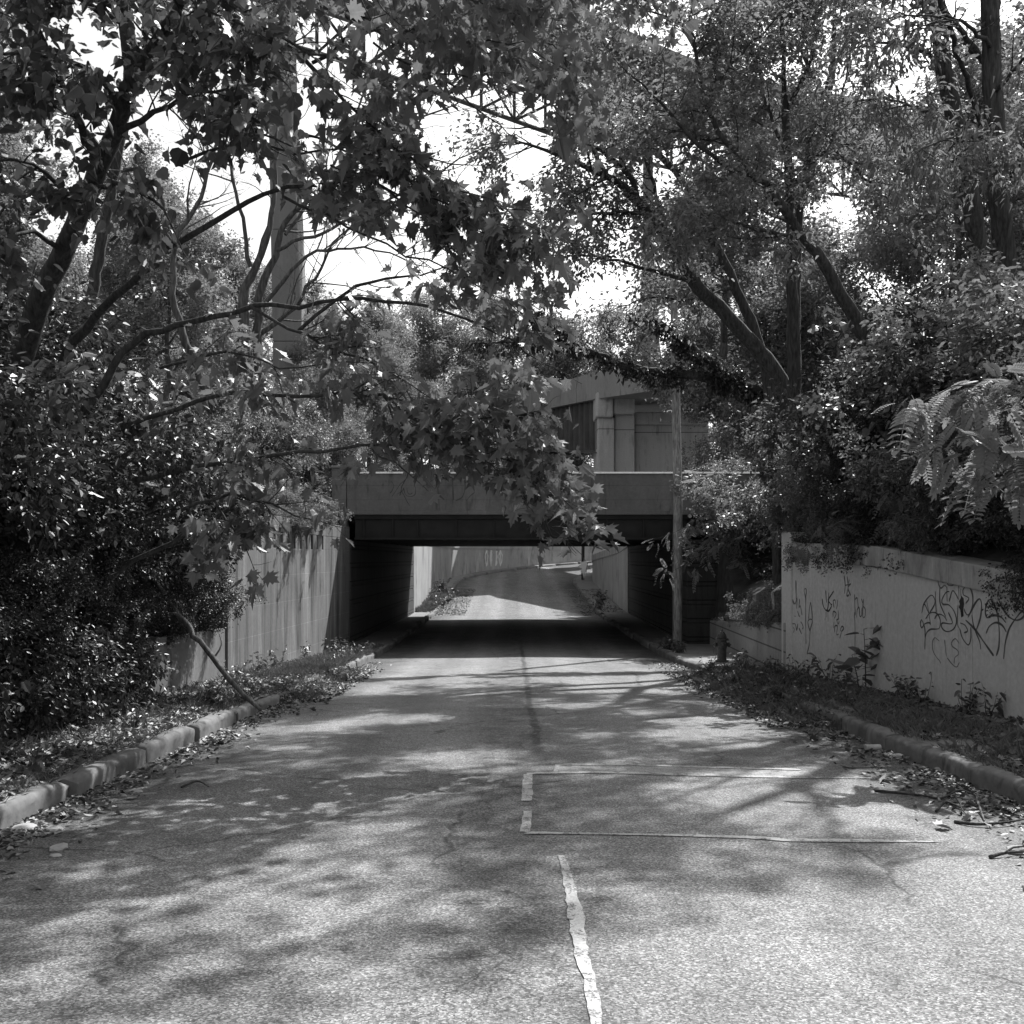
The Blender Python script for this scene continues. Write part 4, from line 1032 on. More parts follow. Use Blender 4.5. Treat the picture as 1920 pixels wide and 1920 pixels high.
# ---- bare many-stemmed tree behind
D3 = 21.0
B3S = 0.72
B3 = [[(470, 760, D3, 30), (462, 640, D3, 26), (455, 555, D3, 22), (480, 500, D3, 19), (505, 425, D3, 15), (515, 350, D3, 10), (520, 230, D3, 5), (540, 100, D3, 2)],
 [(480, 700, D3+.3, 26), (487, 555, D3+.3, 22), (515, 480, D3+.3, 18), (535, 415, D3+.3, 14), (600, 365, D3, 10), (680, 300, D3-.3, 8), (760, 235, D3-.5, 6), (850, 195, D3-.6, 4), (930, 165, D3-.8, 2)],
 [(470, 500, D3-.2, 13), (458, 430, D3-.4, 11), (430, 310, D3-.6, 8), (400, 180, D3-.8, 5), (390, 60, D3-1, 2)],
 [(400, 760, D3-1, 24), (330, 580, D3-1.2, 18), (330, 460, D3-1.3, 13), (385, 350, D3-1.4, 10), (420, 200, D3-1.5, 6), (470, 60, D3-1.6, 2)],
 [(500, 565, D3, 12), (575, 480, D3-.3, 9), (615, 470, D3-.5, 7), (705, 468, D3-.8, 5), (800, 500, D3-1, 2)],
 [(535, 440, D3+.3, 9), (620, 330, D3+.8, 7), (720, 290, D3+1.2, 5), (800, 330, D3+1.5, 2)],
 [(520, 470, D3, 10), (640, 420, D3-.8, 8), (760, 360, D3-1.4, 6), (860, 300, D3-1.8, 4), (960, 265, D3-2.2, 2)],
 [(600, 365, D3, 8), (660, 230, D3+.5, 6), (700, 120, D3+.9, 4), (740, 10, D3+1.2, 2)],
 [(640, 330, D3, 7), (720, 200, D3, 5), (790, 110, D3, 3), (830, 30, D3, 2)],
 [(430, 720, D3+.5, 20), (470, 640, D3+.5, 16), (540, 590, D3+.4, 11), (590, 520, D3+.2, 8), (640, 440, D3, 5), (690, 400, D3, 2)],
 [(330, 470, D3-1.3, 9), (290, 400, D3-1.5, 7), (240, 320, D3-1.7, 5), (200, 240, D3-2, 2)]]
two_part('bare_tree', (-5.9, D3, gz(-6.2, D3)), 'many stemmed half dead tree with bare twigs fanning against the sky', 'tree', None, [px_limb([(x, y, d_, w_*B3S) for x, y, d_, w_ in B3[0]])], [px_limb([(x, y, d_, w_*B3S) for x, y, d_, w_ in b]) for b in B3[1:]] + [dict(p=px_limb(B3[0]) * np.array((1, 1, 1, .7)), f0=0.5)], 31, M['bark2'], OVAL, M['small'], 0.10, 1500,
    dict(sp2=0.17, L2=1.9, sp3=0.26, L3=0.7, f0=0.35, leaf_sp=0.3, flat=0.2, up2=0.05, up3=0.03, wob=0.12, twig_r=0.0035), dict(keep=lambda p: (p[:, 2] < 6.2) | (np.sin(p[:, 0]*3)+np.sin(p[:, 2]*2.2) > 1.1)))

# ---- leaning trees on the right
def tr(b): return [px_limb(x) for x in b]
RT = []
RT.append(('leaning tree behind the utility pole with its trunk arching left over the road', 24.5, tr([[(1480, 760, 25, 46), (1375, 605, 24.8, 42), (1310, 540, 24.6, 38), (1255, 450, 24.4, 34), (1215, 400, 24.2, 31), (1175, 355, 24, 27)]]),
  tr([[(1175, 355, 24, 24), (1125, 325, 23.8, 18), (1060, 295, 23.5, 12), (960, 265, 23, 6), (900, 275, 22.6, 2)], [(1200, 385, 24, 20), (1172, 320, 23.6, 16), (1110, 270, 23.2, 11), (1030, 242, 22.8, 8), (950, 240, 22.4, 3)],
      [(1255, 450, 24.4, 14), (1220, 330, 25, 10), (1180, 200, 25.4, 7), (1120, 60, 25.6, 3)], [(1140, 335, 23.9, 14), (1080, 220, 24.4, 9), (1060, 120, 24.6, 6), (1040, 0, 24.8, 2)], [(1300, 530, 24.6, 14), (1200, 500, 23.8, 10), (1100, 480, 23.2, 6), (1010, 490, 22.8, 2)],
      [(1215, 400, 24.2, 14), (1130, 400, 24.8, 9), (1050, 400, 25.4, 5), (980, 440, 25.8, 2)]])))
RT.append(('slim leaning tree whose crown fills the sky above the utility pole', 26.5, tr([[(1440, 720, 26.5, 34), (1375, 530, 26.5, 28), (1315, 410, 26.4, 24), (1265, 320, 26.2, 20), (1190, 258, 26, 14)]]),
  tr([[(1190, 258, 26, 12), (1150, 265, 25.8, 7), (1090, 250, 25.6, 3)], [(1200, 268, 26, 12), (1230, 200, 26, 9), (1210, 110, 26, 6), (1190, 20, 26, 2)], [(1270, 330, 26.2, 12), (1310, 230, 26.6, 9), (1340, 120, 26.8, 6), (1350, -20, 27, 3)], [(1330, 440, 26.4, 12), (1250, 420, 25.6, 8), (1180, 430, 25, 5), (1110, 420, 24.6, 2)],
      [(1375, 540, 26.5, 12), (1300, 560, 25.8, 8), (1210, 560, 25.2, 5), (1130, 590, 24.8, 2)], [(1230, 200, 26, 8), (1160, 120, 26.3, 5), (1090, 20, 26.5, 2)]])))
RT.append(('dark leaning tree with two long stems rising left in the middle of the right bank', 20.5, tr([[(1640, 700, 20.8, 46), (1560, 520, 20.6, 36), (1500, 440, 20.4, 30), (1440, 350, 20.2, 26)]]),
  tr([[(1440, 350, 20.2, 22), (1385, 300, 20.2, 17), (1325, 200, 20, 13), (1300, 60, 19.8, 9), (1290, -120, 19.6, 4)], [(1440, 345, 20.2, 17), (1330, 290, 19.8, 12), (1240, 195, 19.4, 8), (1150, 110, 19, 3)], [(1500, 440, 20.4, 14), (1420, 430, 19.6, 9), (1340, 400, 19, 6), (1260, 410, 18.6, 2)],
      [(1320, 190, 20, 10), (1400, 90, 20.4, 7), (1470, 20, 20.6, 3)], [(1300, 60, 19.8, 8), (1220, 20, 19.4, 5), (1140, 20, 19, 2)]])))
RT.append(('upright slender tree with a forked top on the right bank', 23, tr([[(1490, 720, 23.2, 36), (1485, 500, 23, 30), (1478, 300, 23, 25), (1470, 180, 23, 20)]]),
  tr([[(1470, 180, 23, 16), (1468, 60, 23, 11), (1460, -80, 23, 5)], [(1475, 210, 23, 14), (1520, 110, 22.6, 9), (1530, -20, 22.4, 5)], [(1478, 300, 23, 12), (1430, 180, 23.4, 8), (1400, 60, 23.6, 4)], [(1480, 350, 23, 12), (1560, 260, 22, 9), (1590, 120, 21.6, 5), (1600, 0, 21.4, 2)], [(1482, 420, 23, 10), (1400, 380, 22.4, 6), (1330, 340, 22, 2)]])))
RT.append(('crooked tree with a dark trunk bending right then up on the right bank', 27, tr([[(1490, 480, 27.3, 38), (1510, 340, 27.0, 32), (1540, 220, 26.9, 28), (1560, 140, 26.7, 22)]]) ,
  tr([[(1560, 140, 26.7, 18), (1565, 20, 26.6, 12), (1560, -120, 26.3, 5)], [(1520, 300, 27.0, 15), (1590, 240, 26.0, 10), (1680, 200, 25.1, 5), (1740, 200, 24.8, 2)], [(1550, 190, 26.9, 14), (1500, 90, 27.4, 9), (1440, 0, 27.7, 4)], [(1505, 350, 27.0, 12), (1420, 300, 26.0, 7), (1350, 290, 25.4, 2)], [(1530, 250, 26.9, 12), (1620, 330, 25.7, 8), (1690, 400, 24.8, 3)]])))
for i, (lab, d, so, le) in enumerate(RT):
    so = [q * np.array((1, 1, 1, .66)) for q in so]; le = [q * np.array((1, 1, 1, .66)) for q in le]
    x, y, z, r_ = so[0][0]; g0 = gz(x, y)
    if z > g0: so[0] = np.vstack([[x + (0.3 if i < 3 else 0), y, g0 - 0.2, r_ * 1.08], so[0]])
    two_part('leaning_tree', (x, y, g0), lab, 'tree', 'trees on the right bank', so, le, 50 + 3*i, M['bark'], OVAL, M['fine'], 0.095, 12000,
        dict(sp2=0.28, L2=2.0, sp3=0.17, L3=0.6, f0=0.1, leaf_sp=0.075, flat=0.35, up2=0.03, wob=0.15, twig_r=0.0035), dict(droop=0.3, jit=0.5, sjit=0.3, mult=6, js=0.16, keep=lambda p: gaps(p, 8, [(940, 1040, 150, 340, .97), (1130, 1300, 40, 130, .75), (1130, 1190, 540, 620, .5), (1180, 1230, 300, 360, .7), (1590, 1680, 60, 130, .7)])))
for i, (lab, so, le) in enumerate([
  ('thick dark straight trunk near the right edge, left one of a close pair', tr([[(1860, 760, 21.0, 48), (1812, 470, 20.5, 42), (1775, 330, 20.4, 38), (1748, 150, 20.3, 35), (1728, 0, 20.0, 32), (1715, -200, 19.9, 22)]]),
   tr([[(1760, 230, 20.4, 14), (1690, 150, 19.0, 9), (1620, 130, 18.2, 5), (1560, 160, 17.6, 2)], [(1740, 90, 20.3, 14), (1660, 20, 19.0, 9), (1580, -20, 18.2, 4)], [(1800, 420, 20.5, 12), (1720, 370, 19.0, 8), (1640, 360, 18.2, 5), (1560, 380, 17.6, 2)], [(1770, 300, 20.4, 12), (1680, 270, 19.6, 8), (1600, 280, 19.0, 4)],
       [(1720, -60, 20.0, 14), (1620, -120, 18.4, 9), (1500, -120, 17.3, 4)], [(1728, 0, 20.0, 12), (1800, -90, 18.8, 8), (1880, -120, 17.6, 4)]])),
  ('thick dark forked trunk at the right edge of the picture', tr([[(1900, 760, 19.3, 52), (1868, 460, 19.0, 46), (1858, 250, 18.9, 42), (1848, 90, 18.8, 38)]]),
   tr([[(1848, 90, 18.8, 30), (1835, -40, 18.5, 24), (1825, -220, 18.4, 14), (1820, -400, 18.4, 5)], [(1855, 110, 18.8, 24), (1890, 20, 18.4, 20), (1930, -80, 18.2, 14), (1990, -240, 17.8, 5)], [(1860, 280, 18.9, 12), (1800, 240, 17.6, 8), (1720, 230, 16.7, 5), (1650, 240, 16.1, 2)], [(1868, 420, 19.0, 12), (1800, 420, 17.6, 8), (1730, 440, 16.7, 4), (1690, 480, 16.3, 2)],
       [(1864, 350, 18.9, 12), (1920, 300, 17.6, 8), (1990, 260, 16.7, 4)], [(1840, 0, 18.5, 12), (1760, -60, 17.3, 8), (1660, -70, 16.1, 3)], [(1875, 500, 19.0, 12), (1920, 460, 17.6, 8), (1990, 470, 16.7, 3)]]))]):
    so = [q * np.array((1, 1, 1.2, .85)) for q in so]; le = [q * np.array((1, 1, 1.2, .75)) for q in le]
    x, y, z, r_ = so[0][0]; g0 = gz(x, y)
    if z > g0: so[0] = np.vstack([[x, y, g0 - 0.2, r_ * 1.08], so[0]])
    two_part('dark_trunk_tree', (x, y, g0), lab, 'tree', None, so, le, 80 + 3*i, M['bark'], LANCE, M['fine'], 0.125, 5200,
        dict(sp2=0.26, L2=1.5, sp3=0.17, L3=0.45, f0=0.15, leaf_sp=0.07, flat=0.5, up2=-0.01, wob=0.14), dict(droop=0.35, jit=0.35, sjit=0.3, mult=6, js=0.11, keep=lambda p: sunny(p, 3)))
ov = [np.array([(11.8, 24.4, gz(11.8, 24.4) - .2, .17), (11.2, 23.8, 7, .13), (10.0, 22.4, 12, .08)])]
ovl = [np.array(q) for q in ([(10, 22.4, 12, .06), (5.8, 18.2, 13, .04), (2.6, 15.8, 12.8, .025), (0, 14.5, 12.4, .01)], [(10.6, 23.1, 9.6, .06), (6.6, 17.2, 11.6, .04), (3.7, 12.8, 11.7, .022), (1.4, 11, 11.4, .01)],
   [(10, 22.4, 12, .06), (6, 20.4, 13.8, .04), (2.5, 18.6, 14, .022), (-.5, 17.5, 14, .01)], [(10, 22.4, 12, .06), (9.0, 19, 14.5, .03), (8.2, 17.6, 16.2, .015)], [(5.8, 18.2, 13, .03), (3.6, 14.2, 13.4, .02), (2.0, 12.4, 13.4, .01)], [(2.6, 15.8, 12.8, .02), (0.6, 16.8, 13.2, .015), (-1.6, 17.4, 13, .01)], [(3.7, 12.8, 11.7, .02), (2.2, 12.6, 11.9, .012), (0.2, 12.6, 11.7, .008)])]
two_part('overhanging_tree', (11.8, 24.4, gz(11.8, 24.4)), 'tall tree on the right bank whose upper limbs reach high over the road', 'tree', None, ov, ovl, 140, M['bark'], OVAL, M['fine'], 0.15, 3600,
    dict(sp2=0.45, L2=1.5, sp3=0.22, L3=0.5, f0=0.25, leaf_sp=0.09, flat=0.5, up2=0.0, wob=0.15), dict(droop=0.3, jit=0.5, mult=6, js=0.18, keep=lambda p: sunny(p, 4)))
ov = [np.array([(-9.8, 23.5, gz(-9.8, 23.5) - .2, .16), (-9.2, 23.2, 7, .13), (-8.2, 22.8, 11.5, .10)])]
ovl = [np.array(q) for q in ([(-8.2, 22.8, 11.5, .09), (-6, 21.4, 13.6, .06), (-3.6, 20.6, 14.6, .03), (-1.6, 20.4, 14.8, .01)], [(-8.2, 22.8, 11.5, .09), (-7.4, 20.4, 13.8, .06), (-6.6, 18.4, 15, .03), (-6, 16.6, 15.2, .01)], [(-8.2, 22.8, 11.5, .09), (-6.6, 24, 14, .05), (-4.8, 25.4, 15.6, .02)],
   [(-8.6, 23, 10, .08), (-10, 20.4, 12.5, .05), (-10.6, 18.6, 13.6, .02)], [(-8.2, 22.8, 11.5, .09), (-8.6, 23.4, 15, .05), (-8.4, 23, 18, .02)], [(-6, 21.4, 13.6, .05), (-4.6, 19, 14.6, .03), (-3.8, 17.4, 14.8, .01)], [(-7.4, 20.4, 13.8, .05), (-9, 18.6, 15.4, .02)])]
two_part('overhanging_tree', (-9.8, 23.5, gz(-9.8, 23.5)), 'tall tree behind the left shrubs with its crown reaching above the picture', 'tree', None, ov, ovl, 150, M['bark'], OVAL, M['fine'], 0.16, 7000,
    dict(sp2=0.3, L2=1.7, sp3=0.2, L3=0.5, f0=0.15, leaf_sp=0.08, flat=0.4, up2=0.0, wob=0.15), dict(droop=0.3, jit=0.5, mult=6, js=0.2, keep=lambda p: sunny(p, 4)))
# limb wrapped in vines hanging over the parapet
VL = [[(1470, 740, 28.6, 30), (1300, 705, 28.3, 26), (1190, 690, 28, 22), (1120, 665, 27.8, 18), (1075, 648, 27.6, 14), (1010, 640, 27.4, 10), (890, 645, 27, 4)], [(1400, 730, 28.4, 26), (1330, 675, 28.2, 24), (1280, 640, 28.2, 20), (1235, 605, 28, 15), (1190, 595, 28, 8)], [(1085, 650, 27.6, 9), (1040, 610, 27.4, 7), (1010, 590, 27.3, 4), (960, 600, 27.2, 2)]]
two_part('vine_covered_tree', tuple(px_limb(VL[0])[0][:3] - np.array((0, 0, 2.0))), 'half fallen vine covered tree whose dark limb hangs level above the bridge parapet', 'tree', None, [np.vstack([[7.8, 28.8, gz(7.8, 28.8) - .1, 0.28], px_limb(VL[0])[0]]) * np.array((1, 1, 1, .7))], [dict(p=px_limb(v) * np.array((1, 1, 1, .7)), f0=0.0) for v in VL], 97, M['bark'], OVAL, M['small_dark'], 0.10, 9000,
    dict(sp2=0.07, L2=0.42, sp3=0.12, L3=0.25, leaf_sp=0.05, flat=0.1, up2=-0.06), dict(droop=0.6, mult=6, js=0.09))

# ---- generic crowns (copied)
def gen_limbs(rng, H, spread, n, base_r, clear=0.25, lean=0.05):
    k = 7; tp = [np.array((0, 0, 0.0))]; 
    for i in range(k): tp.append(tp[-1] + np.array((rng.normal(0, lean*H/k*2), rng.normal(0, lean*H/k*2), H*0.92/k)))
    tp = np.array(tp); trunk = np.column_stack([tp, np.linspace(base_r, base_r*0.12, k+1)])
    limbs = []
    for j in range(n):
        f = clear + (0.95-clear) * (j + rng.uniform(0, 1)) / n; i = min(int(f*k), k-1); p = tp[i] + (tp[i+1]-tp[i])*(f*k-i)
        a = j*2.4 + rng.uniform(-.5, .5); L = spread * (1.05 - 0.75*((f-clear)/(1-clear))**1.4) * rng.uniform(0.75, 1.15)
        d = np.array((math.cos(a), math.sin(a), 0.35 + 0.9*f)); d = norm(d); r = base_r*0.45*(1-f*0.7)
        q = [np.append(p, r)]
        for s in range(4):
            d = norm(d + rng.normal(0, 0.14, 3) + np.array((0, 0, 0.02))); q.append(np.append(q[-1][:3] + d*L/4, r*(1-(s+1)/4.4)))
        limbs.append(np.array(q))
    return trunk, limbs
def proto_tree(name, seed, H, spread, n, tmpl, mat, size, maxn, gk, bark, clear=0.2):
    rng = np.random.default_rng(seed); tr_, li = gen_limbs(rng, H, spread, n, H*0.016, clear)
    root = empty(name)
    g_ = dict(sp2=0.5, L2=spread*0.42, sp3=0.3, L3=0.9, f0=0.2, leaf_sp=0.10, flat=0.25, up2=0.03, twig_r=0.006, step=0.6); g_.update(gk or {})
    tb, pp, dd = grow([dict(p=tr_, f0=0.7)] + li, seed, **g_)
    link_mesh('trunk', tubes_mesh('trunk', tb), bark, root); foliage('crown', tmpl, pp, dd, size, seed, mat, root, maxn, droop=0.3, jit=0.6, mult=6, js=0.30)
    n_l[name + str(seed)] = len(pp)
    return root
protos = [proto_tree('leafy_tree', 201, 15, 5.0, 16, DIAM, M['far'], 0.17, 40000, dict(leaf_sp=0.045), M['bark2']),
          proto_tree('leafy_tree', 202, 18, 4.2, 18, DIAM, M['far'], 0.17, 40000, dict(leaf_sp=0.045), M['bark2'], 0.12),
          proto_tree('leafy_tree', 203, 13, 5.4, 14, DIAM, M['far'], 0.16, 40000, dict(leaf_sp=0.045), M['bark2'], 0.12)]
used = [False] * 3
def put_tree(k, x, y, rz, sc, label, group):
    loc = (x, y, gz(x, y) - 0.2)
    if not used[k]:
        used[k] = True; o = protos[k]; o.location = loc; o.rotation_euler = (0, 0, rz); o.scale = (sc, sc, sc); tag(o, label, 'tree', group); return o
    return dup(protos[k], loc, rz, sc, label, group)
rng = random.Random(7)
far_tr = [(-26, 92, 1.0), (-19, 98, 1.02), (-12, 94, 1.08), (-7, 103, 1.12), (-2, 108, 1.05), (-15, 112, 1.2), (-9, 118, 1.2), (-3, 124, 1.2), (3, 116, 1.0), (8, 126, 1.05), (-22, 84, 0.95), (-31, 104, 1.2), (-38, 92, 1.1), (-28, 120, 1.2), (-20, 130, 1.2), (14, 124, 1.0), (21, 128, 1.0), (29, 122, 1.0), (-45, 110, 1.2), (-10.5, 84, 0.75), (-7.5, 90, 0.7), (-14, 78, 0.7), (-4, 114, .8), (37, 118, 1.0), (5.5, 113, 1.1), (10.5, 117, 1.15), (2, 112, 1.05)]
for i, (x, y, s) in enumerate(far_tr):
    put_tree(i % 3, x, y, rng.uniform(0, 6.28), s * 1.18 * rng.uniform(0.95, 1.1), 'pale leafy tree in the far wood beyond the underpass and the viaduct', 'trees of the far wood')
right_tr = [(20, 37, 1.15), (19, 44.5, 1.2), (9.5, 47, 1.1), (20, 31, 1.1), (13, 56, 1.0), (23, 50, 1.25), (27, 38, 1.2), (24, 24, 1.0), (32, 57, 1.3), (35, 46, 1.2), (14.5, 51, .95), (12.2, 60, .8)]
for i, (x, y, s) in enumerate(right_tr):
    put_tree((i + 1) % 3, x, y, rng.uniform(0, 6.28), s * rng.uniform(0.95, 1.1), 'tall leafy tree filling the upper right background behind the leaning trunks', 'tall trees behind the right bank')
left_tr = [(-11, 34, 0.62), (-14, 40, 0.7), (-18, 33, 0.8), (-22, 42, 0.9), (-13.5, 27, 0.55), (-20, 26, 0.8), (-25, 33, 1.0), (-17, 50, 0.75), (-27, 52, 0.9), (-7.6, 45, .42), (-9.0, 62, .7), (-9, 54, .55)]
for i, (x, y, s) in enumerate(left_tr):
    put_tree((i + 2) % 3, x, y, rng.uniform(0, 6.28), s * rng.uniform(0.95, 1.1), 'small leafy tree behind the shrubs on the left bank', 'small trees on the left bank')

# ---- shrubs (copied)
def proto_shrub(name, seed, H, R, n, tmpl, mat, size, maxn, gk=None, fk=None, arch=-0.10):
    rng = np.random.default_rng(seed); root = empty(name); li = []
    for j in range(n):
        a = j * 2.4 + rng.uniform(-.4, .4); tilt = rng.uniform(0.1, 1.0) ** 0.7; L = H * rng.uniform(0.8, 1.15) * (1 - 0.25*tilt)
        d = np.array((math.cos(a)*R/H*tilt*1.6, math.sin(a)*R/H*tilt*1.6, 1.0)); d = norm(d); p = np.array((math.cos(a)*0.15, math.sin(a)*0.15, -0.1)); q = [np.append(p, 0.018)]
        for s in range(6):
            d = norm(d + rng.normal(0, 0.10, 3) + np.array((0, 0, arch*s*0.5))); q.append(np.append(q[-1][:3] + d*L/6, 0.018*(1-(s+1)/6.5)))
        li.append(np.array(q))
    g_ = dict(sp2=0.16, L2=0.9, sp3=0.12, L3=0.35, f0=0.12, leaf_sp=0.05, flat=0.2, up2=0.0, twig_r=0.003, step=0.4); g_.update(gk or {})
    tb, pp, dd = grow(li, seed, **g_)
    link_mesh('stems', tubes_mesh('stems', tb), M['bark'], root); f_ = dict(droop=0.35, jit=0.6, mult=7, js=0.08); f_.update(fk or {})
    foliage('foliage', tmpl, pp, dd, size, seed, mat, root, maxn, **f_); n_l[name + str(seed)] = len(pp)
    return root
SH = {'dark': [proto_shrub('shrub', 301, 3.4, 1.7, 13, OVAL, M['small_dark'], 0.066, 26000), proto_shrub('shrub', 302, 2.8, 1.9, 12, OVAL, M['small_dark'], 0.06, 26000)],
      'light': [proto_shrub('shrub', 303, 3.2, 1.8, 13, OVAL, M['small'], 0.074, 24000), proto_shrub('shrub', 304, 2.6, 1.9, 12, OVAL, M['small'], 0.068, 24000)],
      'fine': [proto_shrub('bush', 305, 1.7, 1.3, 14, DIAM, M['small'], 0.055, 16000, dict(L2=0.6, L3=0.25, leaf_sp=0.03), dict(mult=7, js=0.05))],
      'pin': [proto_shrub('sapling', 306, 3.2, 1.6, 8, PINN, M['pinnate'], 0.34, 900, dict(sp2=0.25, L2=0.7, sp3=0.3, L3=0.3, leaf_sp=0.14), dict(droop=0.25, jit=0.3, mult=3)), proto_shrub('sapling', 307, 3.0, 1.9, 9, PINN_FINE, M['small'], 0.26, 1800, dict(sp2=0.2, L2=0.8, sp3=0.25, L3=0.3, leaf_sp=0.10), dict(droop=0.35, jit=0.35, mult=3))]}
SH['mid'] = [proto_shrub('shrub', 310, 3.0, 1.6, 11, BROAD, M['broad'], 0.095, 5200, dict(sp2=0.2), dict(mult=4, js=0.08, droop=0.5))]
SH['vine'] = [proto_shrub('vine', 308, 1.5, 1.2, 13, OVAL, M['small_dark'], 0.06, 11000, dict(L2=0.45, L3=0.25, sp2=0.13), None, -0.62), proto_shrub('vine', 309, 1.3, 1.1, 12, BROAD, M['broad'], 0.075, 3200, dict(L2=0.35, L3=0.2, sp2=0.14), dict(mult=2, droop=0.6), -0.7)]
su = set()
def put_shrub(kind, k, x, y, sc, label, group, cat='shrub', z=None, rz=None):
    o = SH[kind][k]; loc = (x, y, gz(x, y) if z is None else z); rz = rng.uniform(0, 6.28) if rz is None else rz
    if (kind, k) not in su:
        su.add((kind, k)); o.location = loc; o.rotation_euler = (0, 0, rz); o.scale = (sc, sc, sc) if not isinstance(sc, tuple) else sc; return tag(o, label, cat, group)
    return dup(o, loc, rz, sc, label, group)
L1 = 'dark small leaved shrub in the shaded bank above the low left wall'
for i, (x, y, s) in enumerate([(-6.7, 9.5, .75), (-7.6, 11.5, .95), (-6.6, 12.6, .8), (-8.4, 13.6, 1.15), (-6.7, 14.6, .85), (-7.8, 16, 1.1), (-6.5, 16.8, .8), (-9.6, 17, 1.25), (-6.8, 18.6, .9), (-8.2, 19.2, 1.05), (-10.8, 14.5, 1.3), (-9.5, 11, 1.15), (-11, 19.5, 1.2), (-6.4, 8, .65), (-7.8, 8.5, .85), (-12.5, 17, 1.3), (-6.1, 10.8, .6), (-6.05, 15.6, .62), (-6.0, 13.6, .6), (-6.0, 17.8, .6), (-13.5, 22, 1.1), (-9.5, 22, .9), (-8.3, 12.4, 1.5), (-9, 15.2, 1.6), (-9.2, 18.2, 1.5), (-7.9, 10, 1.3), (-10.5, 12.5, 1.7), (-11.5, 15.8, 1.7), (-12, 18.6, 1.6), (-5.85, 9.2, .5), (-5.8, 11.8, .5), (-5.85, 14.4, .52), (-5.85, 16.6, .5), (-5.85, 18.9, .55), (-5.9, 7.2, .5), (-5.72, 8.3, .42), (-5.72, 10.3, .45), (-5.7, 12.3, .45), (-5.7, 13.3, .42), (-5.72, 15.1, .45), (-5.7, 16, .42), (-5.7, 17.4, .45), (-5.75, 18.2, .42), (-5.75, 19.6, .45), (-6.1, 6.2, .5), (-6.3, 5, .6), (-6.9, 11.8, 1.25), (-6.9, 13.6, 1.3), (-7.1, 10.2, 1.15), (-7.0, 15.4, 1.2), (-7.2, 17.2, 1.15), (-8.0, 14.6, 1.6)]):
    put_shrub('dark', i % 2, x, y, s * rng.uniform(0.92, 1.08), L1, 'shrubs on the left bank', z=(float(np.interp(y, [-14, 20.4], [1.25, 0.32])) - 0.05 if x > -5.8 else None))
L1b = 'loose shrub on the slope above the streaked wing wall'
for i, (x, y, s) in enumerate([(-7.4, 23.5, .62), (-8.4, 26, .62), (-7.6, 28.4, .55), (-10.5, 28.5, .7), (-9, 31, .62), (-11, 24.5, .75), (-8.2, 36, 1.0), (-10, 39, 1.3), (-7.8, 41, .9), (-7.2, 47, .9), (-10.8, 44, 1.1), (-9.2, 50, 1.1)]):
    put_shrub('light', i % 2, x, y, s * rng.uniform(0.92, 1.08), L1b, 'shrubs above the wing wall')
for x, y, s in [(-6.3, 22.6, .7), (-6.15, 24.2, .62)]: put_shrub('fine', 0, x, y, s, 'fine leaved bush hanging over the top of the wing wall', 'bushes on the wing wall', 'bush')
put_shrub('fine', 0, -6.0, 27.2, 1.05, 'pale sunlit bush on the wing wall beside the end of the parapet', None, 'bush')
put_shrub('pin', 1, -6.7, 28.2, 0.62, 'pale feathery sapling above the sunlit bush on the wing wall', None, 'sapling')
L2_ = 'dense small leaved shrub on the right bank above the graffiti wall'
for i, (x, y, s) in enumerate([(6.9, 13.5, .75), (7.6, 15.5, .85), (6.9, 17, .8), (8.2, 18.2, 1.0), (6.9, 19.4, .85), (7.6, 21.2, .95), (9.4, 15.2, 1.1), (9.6, 19.6, 1.15), (8.6, 12.5, .95), (10.8, 17.4, 1.25), (11.2, 21.5, 1.2), (10.4, 13, 1.1), (12.4, 19, 1.3), (12.2, 15, 1.2), (9.2, 22.8, 1.05), (13.4, 23, 1.2), (8.4, 16.6, 1.35), (9, 21, 1.5), (7.9, 19.6, 1.3), (10.4, 19, 1.6), (9.6, 17, 1.5), (11.6, 23, 1.6), (8.2, 14.4, 1.2), (6.75, 15.9, .6), (6.6, 18.1, .62), (6.5, 20.2, .66), (6.45, 21.4, .6)]):
    put_shrub('light' if i % 3 else 'dark', i % 2, x, y, s * rng.uniform(0.92, 1.08), L2_, 'shrubs on the right bank')
L3_ = 'leafy shrub on the right bank between the graffiti wall and the bridge'
for i, (x, y, s) in enumerate([(7.5, 24, .95), (9.8, 26, 1.15), (9.8, 28.6, 1.25), (8.9, 31, 1.2), (10.6, 25, 1.2), (11.2, 31.6, 1.3), (12.5, 28, 1.3), (8.3, 34.5, 1.0), (9.2, 23.8, 1.3), (10.2, 27.4, 1.5), (11.4, 29, 1.5), (7.6, 31.6, 1.2), (7.8, 23, 1.35), (12.6, 30.5, 1.7), (11.6, 26.4, 1.6)]):
    put_shrub('light', i % 2, x, y, s * rng.uniform(0.92, 1.08), L3_, 'shrubs beside the bridge')
for x, y, s in [(6.4, 23.3, .62), (6.5, 24.6, .75), (6.6, 26.2, .8)]: put_shrub('fine', 0, x, y, (s*1.0, s, s*0.9), 'fine leaved sunlit bush spilling over the low wall behind the hydrant', 'bushes on the low side wall', 'bush', z=0.0)
lo_l = [np.array(q) for q in ([(6.95, 12.2, 1.2, .03), (6.3, 11.9, 2.4, .022), (5.6, 11.6, 3.3, .015), (4.9, 11.4, 3.5, .009), (4.3, 11.3, 3.3, .004)], [(6.3, 11.9, 2.4, .014), (5.8, 11.5, 2.7, .01), (5.2, 11.3, 3.0, .006), (4.6, 11.2, 2.9, .003)], [(6.3, 11.9, 2.4, .012), (6.0, 11.5, 3.1, .008), (5.5, 11.3, 3.4, .004)], [(5.8, 11.5, 2.7, .008), (5.4, 11.2, 2.6, .005), (5.0, 11.1, 2.5, .003)])]
